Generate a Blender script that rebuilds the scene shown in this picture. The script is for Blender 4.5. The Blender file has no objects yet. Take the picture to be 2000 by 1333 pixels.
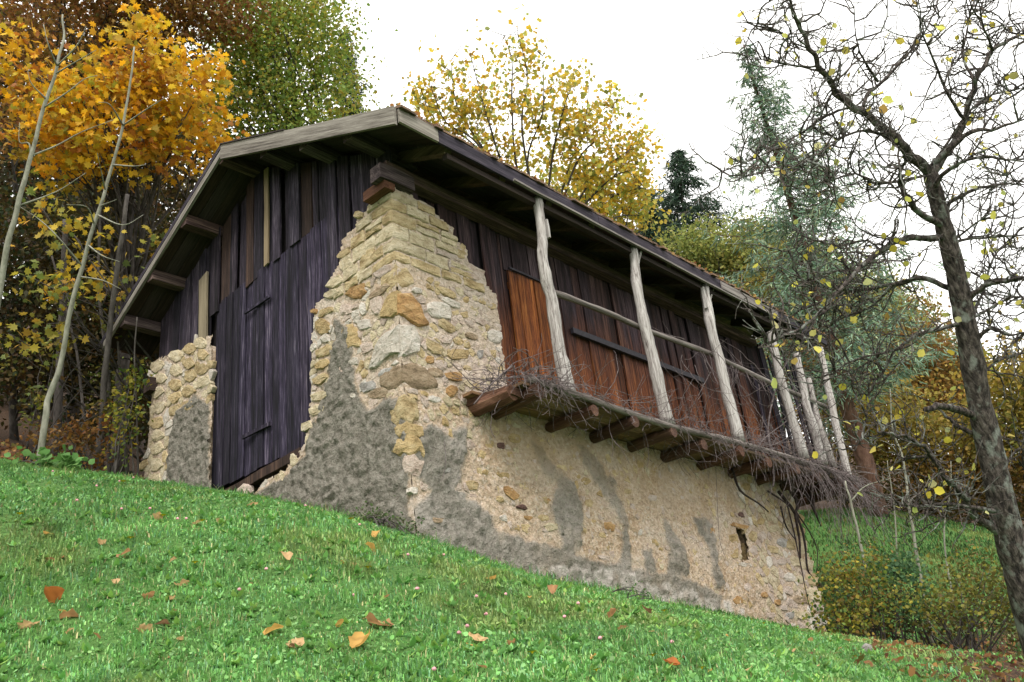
import bpy, math, random
import numpy as np
from mathutils import Vector, noise as mnoise

random.seed(11)
RNG = np.random.default_rng(7)
SC = bpy.context.scene
COL = SC.collection

# ------------------------------------------------------------------ camera
CAM = np.array([-5.884, -6.677, -4.702])
AX_R = np.array([0.688, -0.717, -0.113]); AX_F = np.array([0.686, 0.592, 0.423])
AX_F /= np.linalg.norm(AX_F); AX_R -= AX_F * (AX_R @ AX_F); AX_R /= np.linalg.norm(AX_R)
AX_U = np.cross(AX_R, AX_F)
FPX = 1745.9
cam_data = bpy.data.cameras.new("camera")
cam = bpy.data.objects.new("camera", cam_data); COL.objects.link(cam)
cam_data.sensor_width = 36.0; cam_data.lens = FPX / 2000 * 36.0
cam_data.clip_start = 0.05; cam_data.clip_end = 2000
from mathutils import Matrix
M4 = Matrix.Identity(4)
for i in range(3):
    M4[i][0] = AX_R[i]; M4[i][1] = AX_U[i]; M4[i][2] = -AX_F[i]; M4[i][3] = CAM[i]
cam.matrix_world = M4
SC.camera = cam

# ------------------------------------------------------------------ overcast sky and soft sun
SUN_EL, SUN_AZ = math.radians(52), math.radians(215)
W = bpy.data.worlds.new("World"); SC.world = W; W.use_nodes = True
nt = W.node_tree; nt.nodes.clear()
sky = nt.nodes.new("ShaderNodeTexSky"); sky.sky_type = 'NISHITA'; sky.sun_disc = False
sky.sun_elevation = SUN_EL; sky.sun_rotation = SUN_AZ; sky.dust_density = 4.0; sky.air_density = 1.0
sc_ = nt.nodes.new("ShaderNodeVectorMath"); sc_.operation = 'SCALE'; sc_.inputs['Scale'].default_value = 0.08
mx = nt.nodes.new("ShaderNodeMix"); mx.data_type = 'RGBA'; mx.inputs[0].default_value = 0.90
mx.inputs[7].default_value = (1.0, 0.985, 0.945, 1)
bg = nt.nodes.new("ShaderNodeBackground"); bg.inputs['Strength'].default_value = 0.86
wo = nt.nodes.new("ShaderNodeOutputWorld")
nt.links.new(sky.outputs[0], sc_.inputs[0]); nt.links.new(sc_.outputs[0], mx.inputs[6])
nt.links.new(mx.outputs[2], bg.inputs['Color']); nt.links.new(bg.outputs[0], wo.inputs['Surface'])
sun_d = bpy.data.lights.new("sun", 'SUN'); sun_d.energy = 1.5; sun_d.angle = math.radians(22); sun_d.color = (1, 0.96, 0.9)
sun = bpy.data.objects.new("sun", sun_d); COL.objects.link(sun)
# the light comes from above and behind the camera
sun_dir = Vector((-0.62, -0.45, 0.95)).normalized()
sun.rotation_euler = sun_dir.to_track_quat('Z', 'Y').to_euler()
sky.sun_elevation = math.asin(sun_dir.z); sky.sun_rotation = math.atan2(sun_dir.x, sun_dir.y)
SC.view_settings.view_transform = 'Standard'; SC.view_settings.look = 'None'
SC.view_settings.gamma = 1.0; SC.view_settings.exposure = 1.35; SC.view_settings.use_curve_mapping = False
SC.cycles.max_bounces = 6; SC.cycles.diffuse_bounces = 3; SC.cycles.transmission_bounces = 3
SC.cycles.transparent_max_bounces = 4
SC.cycles.use_denoising = True

# ------------------------------------------------------------------ helpers
def ray(px, py): return AX_F + (px - 1000) / FPX * AX_R - (py - 666.5) / FPX * AX_U
def at(px, py, t): return CAM + ray(px, py) * t
def on_gable(px, py, x=0.0):
    d = ray(px, py); p = CAM + (x - CAM[0]) / d[0] * d; return p[1], p[2]
def on_long(px, py, y=0.0):
    d = ray(px, py); p = CAM + (y - CAM[1]) / d[1] * d; return p[0], p[2]
def to_px(P):
    P = np.asarray(P, float) - CAM
    t = P @ AX_F
    return 1000 + FPX * (P @ AX_R) / t, 666.5 - FPX * (P @ AX_U) / t, t
def nz(x, y, z, s=1.0): return mnoise.noise((x * s, y * s, z * s))
def fbm(x, y, z, s=1.0, o=3):
    v = 0; a = 1
    for k in range(o):
        v += a * mnoise.noise((x * s, y * s, z * s)); s *= 2.1; a *= .5
    return v
def U(a, b): return random.uniform(a, b)

def link(o, parent=None, label=None, cat=None, group=None, kind=None):
    COL.objects.link(o)
    if parent is not None: o.parent = parent
    if label: o["label"] = label
    if cat: o["category"] = cat
    if group: o["group"] = group
    if kind: o["kind"] = kind
    return o
def empty(name, loc, label, cat, group=None):
    o = bpy.data.objects.new(name, None); o.location = loc; o.empty_display_size = .2
    return link(o, None, label, cat, group)
def keep(o, parent):
    # parent without moving: all part meshes are written in world coordinates
    o.parent = parent
    if parent is not None:
        p = Vector((0, 0, 0)); q = parent
        while q is not None: p += q.location; q = q.parent
        o.location = -p
    return o
def mesh(name, V, F, mat, parent=None, smooth=False, cols=None, **kw):
    me = bpy.data.meshes.new(name)
    me.from_pydata([tuple(v) for v in V], [], [tuple(f) for f in F])
    me.materials.append(mat)
    if cols is not None:
        a = me.attributes.new("col", 'FLOAT_COLOR', 'POINT'); a.data.foreach_set("color", np.asarray(cols, np.float32).ravel())
    if smooth: me.shade_smooth()
    o = bpy.data.objects.new(name, me); link(o, None, **kw)
    if parent is not None: keep(o, parent)
    return o
def np_mesh(name, V, F, mat, cols=None, parent=None, smooth=False, **kw):
    # V (n,3), F (m,k) numpy arrays
    me = bpy.data.meshes.new(name)
    V = np.ascontiguousarray(V, np.float32); F = np.ascontiguousarray(F, np.int32)
    m, k = F.shape
    me.vertices.add(len(V)); me.vertices.foreach_set("co", V.ravel())
    me.loops.add(m * k); me.loops.foreach_set("vertex_index", F.ravel())
    me.polygons.add(m); me.polygons.foreach_set("loop_start", np.arange(m, dtype=np.int32) * k)
    if smooth: me.polygons.foreach_set("use_smooth", np.ones(m, bool))
    if cols is not None:
        a = me.attributes.new("col", 'FLOAT_COLOR', 'POINT'); a.data.foreach_set("color", np.ascontiguousarray(cols, np.float32).ravel())
    me.update(calc_edges=True)
    me.materials.append(mat)
    o = bpy.data.objects.new(name, me); link(o, None, **kw)
    if parent is not None: keep(o, parent)
    return o

# ---- materials
def mat_new(name):
    m = bpy.data.materials.new(name); m.use_nodes = True
    t = m.node_tree; b = t.nodes["Principled BSDF"]
    b.inputs['Specular IOR Level'].default_value = 0.25
    return m, t, b
def ramp(t, stops, src):
    r = t.nodes.new("ShaderNodeValToRGB"); e = r.color_ramp.elements
    while len(e) < len(stops): e.new(0.5)
    for q, (p, c) in zip(e, stops): q.position = p; q.color = (*c, 1)
    t.links.new(src, r.inputs[0]); return r
def coords(t, scale, rand=True, rot=0.0):
    tc = t.nodes.new("ShaderNodeTexCoord"); mp = t.nodes.new("ShaderNodeMapping"); mp.inputs['Scale'].default_value = scale
    if rand:
        oi = t.nodes.new("ShaderNodeObjectInfo")
        mu = t.nodes.new("ShaderNodeMath"); mu.operation = 'MULTIPLY'; mu.inputs[1].default_value = 37.0
        ad = t.nodes.new("ShaderNodeVectorMath"); ad.operation = 'ADD'
        t.links.new(oi.outputs['Random'], mu.inputs[0]); t.links.new(tc.outputs['Object'], ad.inputs[0]); t.links.new(mu.outputs[0], ad.inputs[1])
        t.links.new(ad.outputs[0], mp.inputs['Vector'])
    else: t.links.new(tc.outputs['Object'], mp.inputs['Vector'])
    if rot:
        m0 = t.nodes.new('ShaderNodeMapping'); m0.inputs['Rotation'].default_value = (rot, 0, 0)
        t.links.new(mp.inputs['Vector'].links[0].from_socket, m0.inputs['Vector']); t.links.new(m0.outputs[0], mp.inputs['Vector'])
    return mp.outputs[0]
def noise_n(t, vec, scale=1.0, detail=5, rough=0.6):
    n = t.nodes.new("ShaderNodeTexNoise"); n.inputs['Scale'].default_value = scale; n.inputs['Detail'].default_value = detail
    n.inputs['Roughness'].default_value = rough; t.links.new(vec, n.inputs['Vector']); return n
def mixc(t, a, b, fac, mode='MIX'):
    m = t.nodes.new("ShaderNodeMix"); m.data_type = 'RGBA'; m.blend_type = mode
    for s, v in ((6, a), (7, b)):
        if isinstance(v, tuple): m.inputs[s].default_value = (*v, 1)
        else: t.links.new(v, m.inputs[s])
    if isinstance(fac, (int, float)): m.inputs[0].default_value = fac
    else: t.links.new(fac, m.inputs[0])
    return m.outputs[2]
def bump(t, b, src, strength=0.5, dist=0.01, prev=None):
    n = t.nodes.new("ShaderNodeBump"); n.inputs['Strength'].default_value = strength; n.inputs['Distance'].default_value = dist
    t.links.new(src, n.inputs['Height']); 
    if prev: t.links.new(prev, n.inputs['Normal'])
    t.links.new(n.outputs[0], b.inputs['Normal']); return n.outputs[0]

def wood(name, stops, axis='z', coarse=9.0, grain=70.0, rough=0.85, bumpd=0.006, vary=0.5, tint=None, rot=0.0, brown=1.0):
    m, t, b = mat_new(name)
    lo = {'x': (.045, 1, 1), 'y': (1, .045, 1), 'z': (1, 1, .045)}[axis]
    c1 = coords(t, tuple(coarse * v for v in lo), True, rot); c2 = coords(t, tuple(grain * (v if v == 1 else .04) for v in lo), True, rot)
    n1 = noise_n(t, c1, 1, 6, .65); n2 = noise_n(t, c2, 1, 4, .7)
    mm = t.nodes.new("ShaderNodeMath"); mm.operation = 'MULTIPLY_ADD'; mm.inputs[1].default_value = 0.55
    t.links.new(n2.outputs[0], mm.inputs[0])
    m2 = t.nodes.new("ShaderNodeMath"); m2.operation = 'MULTIPLY'; m2.inputs[1].default_value = 0.45
    t.links.new(n1.outputs[0], m2.inputs[0]); t.links.new(m2.outputs[0], mm.inputs[2])
    r = ramp(t, stops, mm.outputs[0])
    oi = t.nodes.new("ShaderNodeObjectInfo")
    rv = t.nodes.new("ShaderNodeMapRange"); rv.inputs[3].default_value = 1 - vary; rv.inputs[4].default_value = 1 + vary * .8
    t.links.new(oi.outputs['Random'], rv.inputs[0])
    hs = t.nodes.new("ShaderNodeHueSaturation"); t.links.new(rv.outputs[0], hs.inputs['Value']); t.links.new(r.outputs[0], hs.inputs['Color'])
    fr = t.nodes.new('ShaderNodeMath'); fr.operation = 'MULTIPLY'; fr.inputs[1].default_value = 13.7; t.links.new(oi.outputs['Random'], fr.inputs[0])
    fr2 = t.nodes.new('ShaderNodeMath'); fr2.operation = 'FRACT'; t.links.new(fr.outputs[0], fr2.inputs[0])
    out = mixc(t, hs.outputs[0], mixc(t, hs.outputs[0], tuple(1 - brown * (1 - c) for c in (1.0, .80, .62)), 1.0, 'MULTIPLY'), fr2.outputs[0])
    if tint:   # sheltered, unweathered timber keeps its orange colour below a ragged tide line
        tc = t.nodes.new("ShaderNodeTexCoord"); sp = t.nodes.new("ShaderNodeSeparateXYZ"); t.links.new(tc.outputs['Object'], sp.inputs[0])
        nn = noise_n(t, coords(t, (3, 3, .5)), 1, 5, .6)
        ad = t.nodes.new("ShaderNodeMath"); ad.operation = 'MULTIPLY_ADD'; ad.inputs[1].default_value = -1.9
        t.links.new(nn.outputs[0], ad.inputs[0]); t.links.new(sp.outputs[2], ad.inputs[2])
        mr = t.nodes.new("ShaderNodeMapRange"); mr.inputs[1].default_value = tint[0]; mr.inputs[2].default_value = tint[1]
        t.links.new(ad.outputs[0], mr.inputs[0])
        r2 = ramp(t, tint[2], mm.outputs[0])
        hs2 = t.nodes.new("ShaderNodeHueSaturation"); t.links.new(rv.outputs[0], hs2.inputs['Value']); t.links.new(r2.outputs[0], hs2.inputs['Color'])
        out = mixc(t, hs2.outputs[0], out, mr.outputs[0])
    t.links.new(out, b.inputs['Base Color']); b.inputs['Roughness'].default_value = rough
    bump(t, b, mm.outputs[0], 0.9, bumpd)
    return m

DARK = [(.38, (.0025, .002, .003)), (.455, (.008, .0065, .011)), (.525, (.024, .019, .033)), (.60, (.075, .064, .088)), (.69, (.22, .20, .225))]
M_GABLE = wood("weathered_gable_wood", DARK, 'z', vary=.6, brown=.45)
M_DOORW = wood("weathered_door_wood", [(.38, (.0025, .002, .005)), (.46, (.007, .0055, .013)), (.53, (.021, .0165, .036)), (.60, (.068, .058, .092)), (.69, (.22, .205, .245))], 'z', coarse=18, vary=.6, brown=.35)
M_BROWNB = wood("brown_plank", [(.36, (.008, .005, .005)), (.48, (.032, .021, .020)), (.58, (.075, .052, .047)), (.72, (.19, .14, .115))], 'z', vary=.3)
M_PALEB = wood("pale_plank", [(.3, (.10, .09, .07)), (.5, (.21, .19, .14)), (.75, (.36, .33, .25))], 'z', vary=.15)
M_SIDE = wood("side_cladding_wood", [(.38, (.004, .0025, .0035)), (.46, (.016, .010, .014)), (.54, (.042, .027, .035)), (.66, (.11, .08, .09))], 'z', vary=.35,
              tint=(-.95, .10, [(.38, (.014, .005, .003)), (.46, (.062, .018, .008)), (.54, (.15, .046, .015)), (.66, (.30, .12, .04))]))
M_SDOOR = wood("side_door_wood", [(.28, (.012, .006, .006)), (.45, (.040, .020, .018)), (.58, (.07, .04, .036)), (.8, (.14, .09, .08))], 'z', vary=.25,
               tint=(.05, .5, [(.38, (.016, .005, .003)), (.46, (.085, .024, .008)), (.54, (.21, .060, .014)), (.66, (.42, .17, .045))]))
SLA = math.atan(.475)
_bs = [(.36, (.05, .043, .038)), (.46, (.13, .118, .105)), (.55, (.21, .198, .178)), (.68, (.33, .315, .29))]
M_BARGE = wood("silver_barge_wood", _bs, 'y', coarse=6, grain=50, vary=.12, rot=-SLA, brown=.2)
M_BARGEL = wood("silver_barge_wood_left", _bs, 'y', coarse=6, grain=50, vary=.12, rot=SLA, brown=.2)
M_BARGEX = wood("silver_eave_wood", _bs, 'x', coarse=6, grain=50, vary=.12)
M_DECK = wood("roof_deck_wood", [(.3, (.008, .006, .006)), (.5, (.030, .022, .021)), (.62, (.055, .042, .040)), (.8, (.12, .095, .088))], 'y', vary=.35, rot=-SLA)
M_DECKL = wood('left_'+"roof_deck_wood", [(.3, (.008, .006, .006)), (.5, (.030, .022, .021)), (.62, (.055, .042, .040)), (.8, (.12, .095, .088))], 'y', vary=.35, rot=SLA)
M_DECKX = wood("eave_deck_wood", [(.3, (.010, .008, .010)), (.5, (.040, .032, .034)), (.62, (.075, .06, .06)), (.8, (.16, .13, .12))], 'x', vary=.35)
M_BEAMX = wood("beam_wood", [(.38, (.014, .009, .011)), (.48, (.055, .039, .045)), (.56, (.11, .085, .088)), (.68, (.26, .21, .20))], 'x', vary=.2)
M_BEAMY = wood("rafter_wood", [(.3, (.016, .011, .010)), (.5, (.075, .053, .045)), (.62, (.13, .10, .08)), (.8, (.25, .2, .16))], 'y', vary=.25)
M_FASCIA = wood("dark_fascia_wood", [(.38, (.007, .0055, .010)), (.48, (.020, .016, .026)), (.56, (.042, .035, .05)), (.7, (.12, .10, .115))], 'x', vary=.2, brown=.3)
M_SILVER = wood("silver_post_wood", [(.36, (.06, .05, .046)), (.45, (.22, .20, .19)), (.55, (.37, .352, .34)), (.68, (.52, .505, .49))], 'z', coarse=18, vary=.12, bumpd=.014, brown=.12)
M_SILVERX = wood("silver_rail_wood", [(.3, (.03, .024, .024)), (.46, (.11, .095, .09)), (.6, (.22, .20, .19)), (.8, (.40, .37, .35))], 'x', coarse=16, vary=.12, bumpd=.012, brown=.2)
M_RED = wood("reddish_joist_wood", [(.3, (.018, .009, .007)), (.48, (.07, .036, .026)), (.6, (.13, .075, .055)), (.8, (.27, .19, .15))], 'y', coarse=12, vary=.3, bumpd=.01)
M_FLOORU = wood("balcony_floor_wood", [(.3, (.03, .019, .013)), (.48, (.12, .08, .052)), (.6, (.21, .15, .10)), (.8, (.33, .25, .18))], 'x', vary=.4)

def m_mortar():
    m, t, b = mat_new("rubble_mortar")
    at_ = t.nodes.new("ShaderNodeAttribute"); at_.attribute_name = "col"
    v = coords(t, (1, 1, 1), False)
    n1 = noise_n(t, v, 3.5, 6, .6); n2 = noise_n(t, v, 28, 5, .7); n3 = noise_n(t, v, 11, 6, .68)
    vo = t.nodes.new("ShaderNodeTexVoronoi"); vo.inputs['Scale'].default_value = 26; vo.inputs['Randomness'].default_value = 1; t.links.new(v, vo.inputs['Vector'])
    base = ramp(t, [(.25, (.30, .215, .155)), (.45, (.47, .36, .275)), (.6, (.55, .455, .37)), (.8, (.64, .565, .485))], n1.outputs[0])
    sp = ramp(t, [(.15, (.28, .18, .09)), (.4, (.48, .34, .20)), (.7, (.60, .46, .33)), (1, (.66, .59, .51))], vo.outputs['Color'])
    c = mixc(t, base.outputs[0], sp.outputs[0], .52)
    dk = ramp(t, [(.32, (.38, .33, .28)), (.5, (1, 1, 1))], n2.outputs[0]); c = mixc(t, c, dk.outputs[0], .7, 'MULTIPLY')
    g = ramp(t, [(.28, (.13, .116, .096)), (.5, (.21, .192, .162)), (.72, (.295, .275, .24))], n3.outputs[0])
    g2 = mixc(t, g.outputs[0], dk.outputs[0], .55, 'MULTIPLY')
    sep = t.nodes.new("ShaderNodeSeparateColor"); t.links.new(at_.outputs['Color'], sep.inputs[0])
    c = mixc(t, c, g2, sep.outputs[0])
    oc = mixc(t, c, (.30, .21, .11), sep.outputs[1])          # ochre wash under the balcony
    wh = mixc(t, oc, (.54, .49, .45), sep.outputs[2])         # pale lime splash along the foot
    t.links.new(wh, b.inputs['Base Color']); b.inputs['Roughness'].default_value = .95
    h = mixc(t, vo.outputs['Distance'], n2.outputs[0], .6)
    nb = bump(t, b, h, 1.0, .035); bump(t, b, n3.outputs[0], 1.0, .06, nb)
    return m
M_MORTAR = m_mortar()

def m_stone(name, a, b_, c):
    m, t, b = mat_new(name)
    v = coords(t, (1, 1, 1.6))
    n1 = noise_n(t, v, 7, 7, .65); n2 = noise_n(t, v, 34, 5, .7)
    r = ramp(t, [(.3, a), (.5, b_), (.72, c)], n1.outputs[0])
    dk = ramp(t, [(.3, (.45, .38, .3)), (.48, (1, 1, 1))], n2.outputs[0])
    col = mixc(t, r.outputs[0], dk.outputs[0], .7, 'MULTIPLY')
    oi = t.nodes.new("ShaderNodeObjectInfo"); rv = t.nodes.new("ShaderNodeMapRange"); rv.inputs[3].default_value = .88; rv.inputs[4].default_value = 1.1
    t.links.new(oi.outputs['Random'], rv.inputs[0]); hs = t.nodes.new("ShaderNodeHueSaturation")
    t.links.new(rv.outputs[0], hs.inputs['Value']); t.links.new(col, hs.inputs['Color'])
    t.links.new(hs.outputs[0], b.inputs['Base Color']); b.inputs['Roughness'].default_value = .92
    nb = bump(t, b, n1.outputs[0], 1.0, .06); bump(t, b, n2.outputs[0], 1.0, .022, nb)
    return m
ST = {'y': m_stone("yellow_limestone", (.24, .165, .075), (.44, .34, .19), (.58, .48, .31)),
      'c': m_stone("cream_limestone", (.33, .26, .16), (.52, .44, .30), (.63, .56, .43)),
      'o': m_stone("orange_sandstone", (.20, .11, .045), (.38, .225, .095), (.48, .33, .17)),
      't': m_stone("tan_sandstone", (.23, .16, .075), (.41, .30, .15), (.52, .41, .24)),
      'w': m_stone("white_limestone", (.38, .33, .27), (.54, .49, .43), (.66, .62, .57)),
      'p': m_stone("pinkish_stone", (.36, .27, .22), (.48, .39, .33), (.58, .5, .45)),
      'g': m_stone("grey_stone", (.19, .17, .15), (.33, .31, .29), (.46, .44, .42)),
      'b': m_stone("brown_stone", (.14, .10, .06), (.29, .215, .14), (.40, .32, .23)),
      'm': m_stone("maroon_stone", (.05, .025, .022), (.12, .065, .055), (.2, .13, .11))}

def m_leaf(name, trans=.35, rough=.6):
    m, t, b = mat_new(name)
    at_ = t.nodes.new("ShaderNodeAttribute"); at_.attribute_name = "col"
    t.links.new(at_.outputs['Color'], b.inputs['Base Color']); b.inputs['Roughness'].default_value = rough
    tr = t.nodes.new("ShaderNodeBsdfTranslucent"); t.links.new(at_.outputs['Color'], tr.inputs['Color'])
    mixs = t.nodes.new("ShaderNodeMixShader"); mixs.inputs[0].default_value = trans
    out = t.nodes["Material Output"]
    t.links.new(b.outputs[0], mixs.inputs[1]); t.links.new(tr.outputs[0], mixs.inputs[2]); t.links.new(mixs.outputs[0], out.inputs['Surface'])
    return m
M_LEAF = m_leaf("foliage", .45); M_GRASS = m_leaf("grass_blades", .32, .9); M_NEEDLE = m_leaf("needles", .15, .7)

def m_bark(name, stops, scale=(18, 18, 6), d=.02, lichen=None, lk=.56):
    m, t, b = mat_new(name)
    v = coords(t, scale); n1 = noise_n(t, v, 1, 6, .65)
    r = ramp(t, stops, n1.outputs[0]); out = r.outputs[0]
    if lichen:
        n2 = noise_n(t, coords(t, (9, 9, 7)), 1, 5, .6)
        k = ramp(t, [(lk, (0, 0, 0)), (lk + .1, (1, 1, 1))], n2.outputs[0]); out = mixc(t, out, lichen, k.outputs[0])
    t.links.new(out, b.inputs['Base Color']); b.inputs['Roughness'].default_value = .95
    bump(t, b, n1.outputs[0], 1.0, d)
    return m
M_BARKA = m_bark("apple_bark", [(.36, (.014, .011, .011)), (.5, (.065, .052, .047)), (.62, (.14, .115, .105)), (.8, (.26, .23, .21))], (34, 34, 9), .04, (.21, .22, .20), .53)
M_BARKG = m_bark("pale_sapling_bark", [(.3, (.12, .12, .09)), (.55, (.24, .235, .19)), (.8, (.34, .33, .28))], (14, 14, 5), .006)
M_BARKD = m_bark("forest_bark", [(.3, (.025, .022, .02)), (.55, (.075, .066, .06)), (.8, (.14, .125, .115))], (10, 10, 3), .02)
M_BARKL = m_bark("larch_bark", [(.3, (.05, .025, .018)), (.55, (.14, .075, .055)), (.8, (.24, .15, .12))], (8, 8, 3), .03)
M_VINE = m_bark("dead_vine_bark", [(.3, (.045, .035, .036)), (.55, (.13, .105, .105)), (.8, (.28, .245, .245))], (20, 20, 20), .004)
M_ROOT = m_bark("dark_vine_bark", [(.3, (.012, .008, .008)), (.55, (.04, .028, .026)), (.8, (.09, .07, .065))], (20, 20, 20), .01)

def m_shingle():
    m, t, b = mat_new("mossy_shingle")
    v = coords(t, (1, 1, 1)); n1 = noise_n(t, v, 9, 6, .65)
    r = ramp(t, [(.3, (.04, .028, .02)), (.5, (.13, .085, .06)), (.65, (.22, .13, .07)), (.8, (.16, .17, .05))], n1.outputs[0])
    t.links.new(r.outputs[0], b.inputs['Base Color']); b.inputs['Roughness'].default_value = .95; bump(t, b, n1.outputs[0], .8, .01); return m
M_SHINGLE = m_shingle()
def m_plain(name, c, rough=.8):
    m, t, b = mat_new(name)
    n = noise_n(t, coords(t, (1, 1, 1)), 20, 4, .6)
    r = ramp(t, [(.3, tuple(.6 * k for k in c)), (.7, tuple(min(1, 1.25 * k) for k in c))], n.outputs[0])
    t.links.new(r.outputs[0], b.inputs['Base Color']); b.inputs['Roughness'].default_value = rough; return m
M_DARKIN = m_plain("interior_shade", (.012, .009, .009)); M_IRON = m_plain("old_iron", (.03, .026, .035), .6)  # interior: near-black colour stands for the unlit space behind openings
M_YEL = m_plain("yellow_petals", (.75, .52, .02)); M_PINK = m_plain("pink_petals", (.62, .30, .34)); M_STEM = m_plain("flower_stem", (.08, .2, .04))

def m_ground():
    m, t, b = mat_new("meadow_ground")
    at_ = t.nodes.new("ShaderNodeAttribute"); at_.attribute_name = "col"
    v = coords(t, (1, 1, 1), False)
    n1 = noise_n(t, v, 1.7, 6, .65); n2 = noise_n(t, v, 22, 5, .7)
    g = ramp(t, [(.3, (.030, .068, .014)), (.5, (.060, .135, .030)), (.7, (.10, .19, .05))], n2.outputs[0])
    l = ramp(t, [(.3, (.010, .006, .004)), (.5, (.045, .025, .013)), (.68, (.13, .07, .035)), (.8, (.07, .06, .02))], n2.outputs[0])
    sep = t.nodes.new("ShaderNodeSeparateColor"); t.links.new(at_.outputs['Color'], sep.inputs[0])
    ad = t.nodes.new("ShaderNodeMath"); ad.operation = 'MULTIPLY_ADD'; ad.inputs[1].default_value = .9; t.links.new(n1.outputs[0], ad.inputs[0]); t.links.new(sep.outputs[0], ad.inputs[2])
    mr = t.nodes.new("ShaderNodeMapRange"); mr.inputs[1].default_value = .75; mr.inputs[2].default_value = 1.0; t.links.new(ad.outputs[0], mr.inputs[0])
    c = mixc(t, g.outputs[0], l.outputs[0], mr.outputs[0])
    t.links.new(c, b.inputs['Base Color']); b.inputs['Roughness'].default_value = 1
    bump(t, b, n2.outputs[0], .8, .04); return m
M_GROUND = m_ground()

# ------------------------------------------------------------------ geometry builders
class MB:
    def __init__(s): s.V = []; s.F = []
    def add(s, V, F):
        o = len(s.V); s.V += [tuple(v) for v in V]; s.F += [tuple(i + o for i in f) for f in F]
    def box(s, a, b):
        x0, y0, z0 = a; x1, y1, z1 = b
        s.add([(x0, y0, z0), (x1, y0, z0), (x1, y1, z0), (x0, y1, z0), (x0, y0, z1), (x1, y0, z1), (x1, y1, z1), (x0, y1, z1)],
              [(0, 3, 2, 1), (4, 5, 6, 7), (0, 1, 5, 4), (1, 2, 6, 5), (2, 3, 7, 6), (3, 0, 4, 7)])
    def bar(s, p, q, w, h, up=(0, 0, 1), n=1, wob=0.0, taper=1.0):
        # a hewn bar from p to q, w across, h along "up", with n segments and slightly uneven faces
        p = Vector(p); q = Vector(q); d = (q - p).normalized(); up = Vector(up); a = d.cross(up).normalized(); u = a.cross(d).normalized()
        rings = []; V = []; F = []
        for i in range(n + 1):
            c = p.lerp(q, i / n); k = 1 + (taper - 1) * i / n
            oa = U(-wob, wob); ou = U(-wob, wob)
            for sa, su in ((-1, -1), (1, -1), (1, 1), (-1, 1)):
                V.append(c + a * (sa * w / 2 * k * (1 + U(-wob, wob) * 3) + oa) + u * (su * h / 2 * k * (1 + U(-wob, wob) * 3) + ou))
            if i:
                for j in range(4):
                    A = (i - 1) * 4; B = i * 4; F.append((A + j, A + (j + 1) % 4, B + (j + 1) % 4, B + j))
        F.append((3, 2, 1, 0)); e = n * 4; F.append((e, e + 1, e + 2, e + 3)); s.add(V, F)
    def tube(s, pts, rad, k=6, jit=0.0, cap=True):
        pts = [Vector(p) for p in pts]
        if isinstance(rad, (int, float)): rad = [rad] * len(pts)
        V = []; F = []; a = None
        for i, p in enumerate(pts):
            d = (pts[min(i + 1, len(pts) - 1)] - pts[max(i - 1, 0)])
            if d.length < 1e-9: d = Vector((0, 0, 1))
            d.normalize()
            if a is None:
                a = d.orthogonal().normalized()
            else:
                a = (a - d * a.dot(d));  a = a.normalized() if a.length > 1e-6 else d.orthogonal().normalized()
            b = d.cross(a)
            for j in range(k):
                th = 2 * math.pi * j / k; rr = rad[i] * (1 + (U(-jit, jit) if jit else 0))
                V.append(p + a * (math.cos(th) * rr) + b * (math.sin(th) * rr))
            if i:
                A = (i - 1) * k; B = i * k
                for j in range(k): F.append((A + j, A + (j + 1) % k, B + (j + 1) % k, B + j))
        if cap:
            F.append(tuple(range(k - 1, -1, -1))); e = (len(pts) - 1) * k; F.append(tuple(range(e, e + k)))
        s.add(V, F)
    def build(s, name, mat, parent=None, smooth=False, **kw): return mesh(name, s.V, s.F, mat, parent, smooth, **kw)

def catmull(pts, n=4):
    pts = [np.array(p, float) for p in pts]
    P = [2 * pts[0] - pts[1]] + pts + [2 * pts[-1] - pts[-2]]
    out = []
    for i in range(1, len(P) - 2):
        for k in range(n):
            u = k / n; a, b, c, d = P[i - 1], P[i], P[i + 1], P[i + 2]
            out.append(.5 * ((2 * b) + (-a + c) * u + (2 * a - 5 * b + 4 * c - d) * u * u + (-a + 3 * b - 3 * c + d) * u ** 3))
    out.append(pts[-1]); return out
def pnoise(P, sc, seed):
    # smooth 2-D lattice noise in -1..1 for many points at once
    x, y = P[:, 0] * sc, P[:, 1] * sc; xi, yi = np.floor(x).astype(np.int64), np.floor(y).astype(np.int64); fx_, fy_ = x - xi, y - yi
    fx_, fy_ = fx_ * fx_ * (3 - 2 * fx_), fy_ * fy_ * (3 - 2 * fy_)
    def h(a, b):
        v = (a * 374761393 + b * 668265263 + seed * 974711) & 0xffffffff; v = ((v ^ (v >> 13)) * 1274126177) & 0xffffffff; v ^= v >> 16
        return (v & 0xffff) / 32767.5 - 1
    return (h(xi, yi) * (1 - fx_) + h(xi + 1, yi) * fx_) * (1 - fy_) + (h(xi, yi + 1) * (1 - fx_) + h(xi + 1, yi + 1) * fx_) * fy_
def inpoly(x, y, P):
    c = False; j = len(P) - 1
    for i in range(len(P)):
        xi, yi = P[i]; xj, yj = P[j]
        if (yi > y) != (yj > y) and x < (xj - xi) * (y - yi) / (yj - yi) + xi: c = not c
        j = i
    return c
def segdist(x, y, a, b):
    dx, dy = b[0] - a[0], b[1] - a[1]; L = dx * dx + dy * dy or 1e-9
    t = max(0, min(1, ((x - a[0]) * dx + (y - a[1]) * dy) / L)); return math.hypot(x - a[0] - t * dx, y - a[1] - t * dy)

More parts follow.
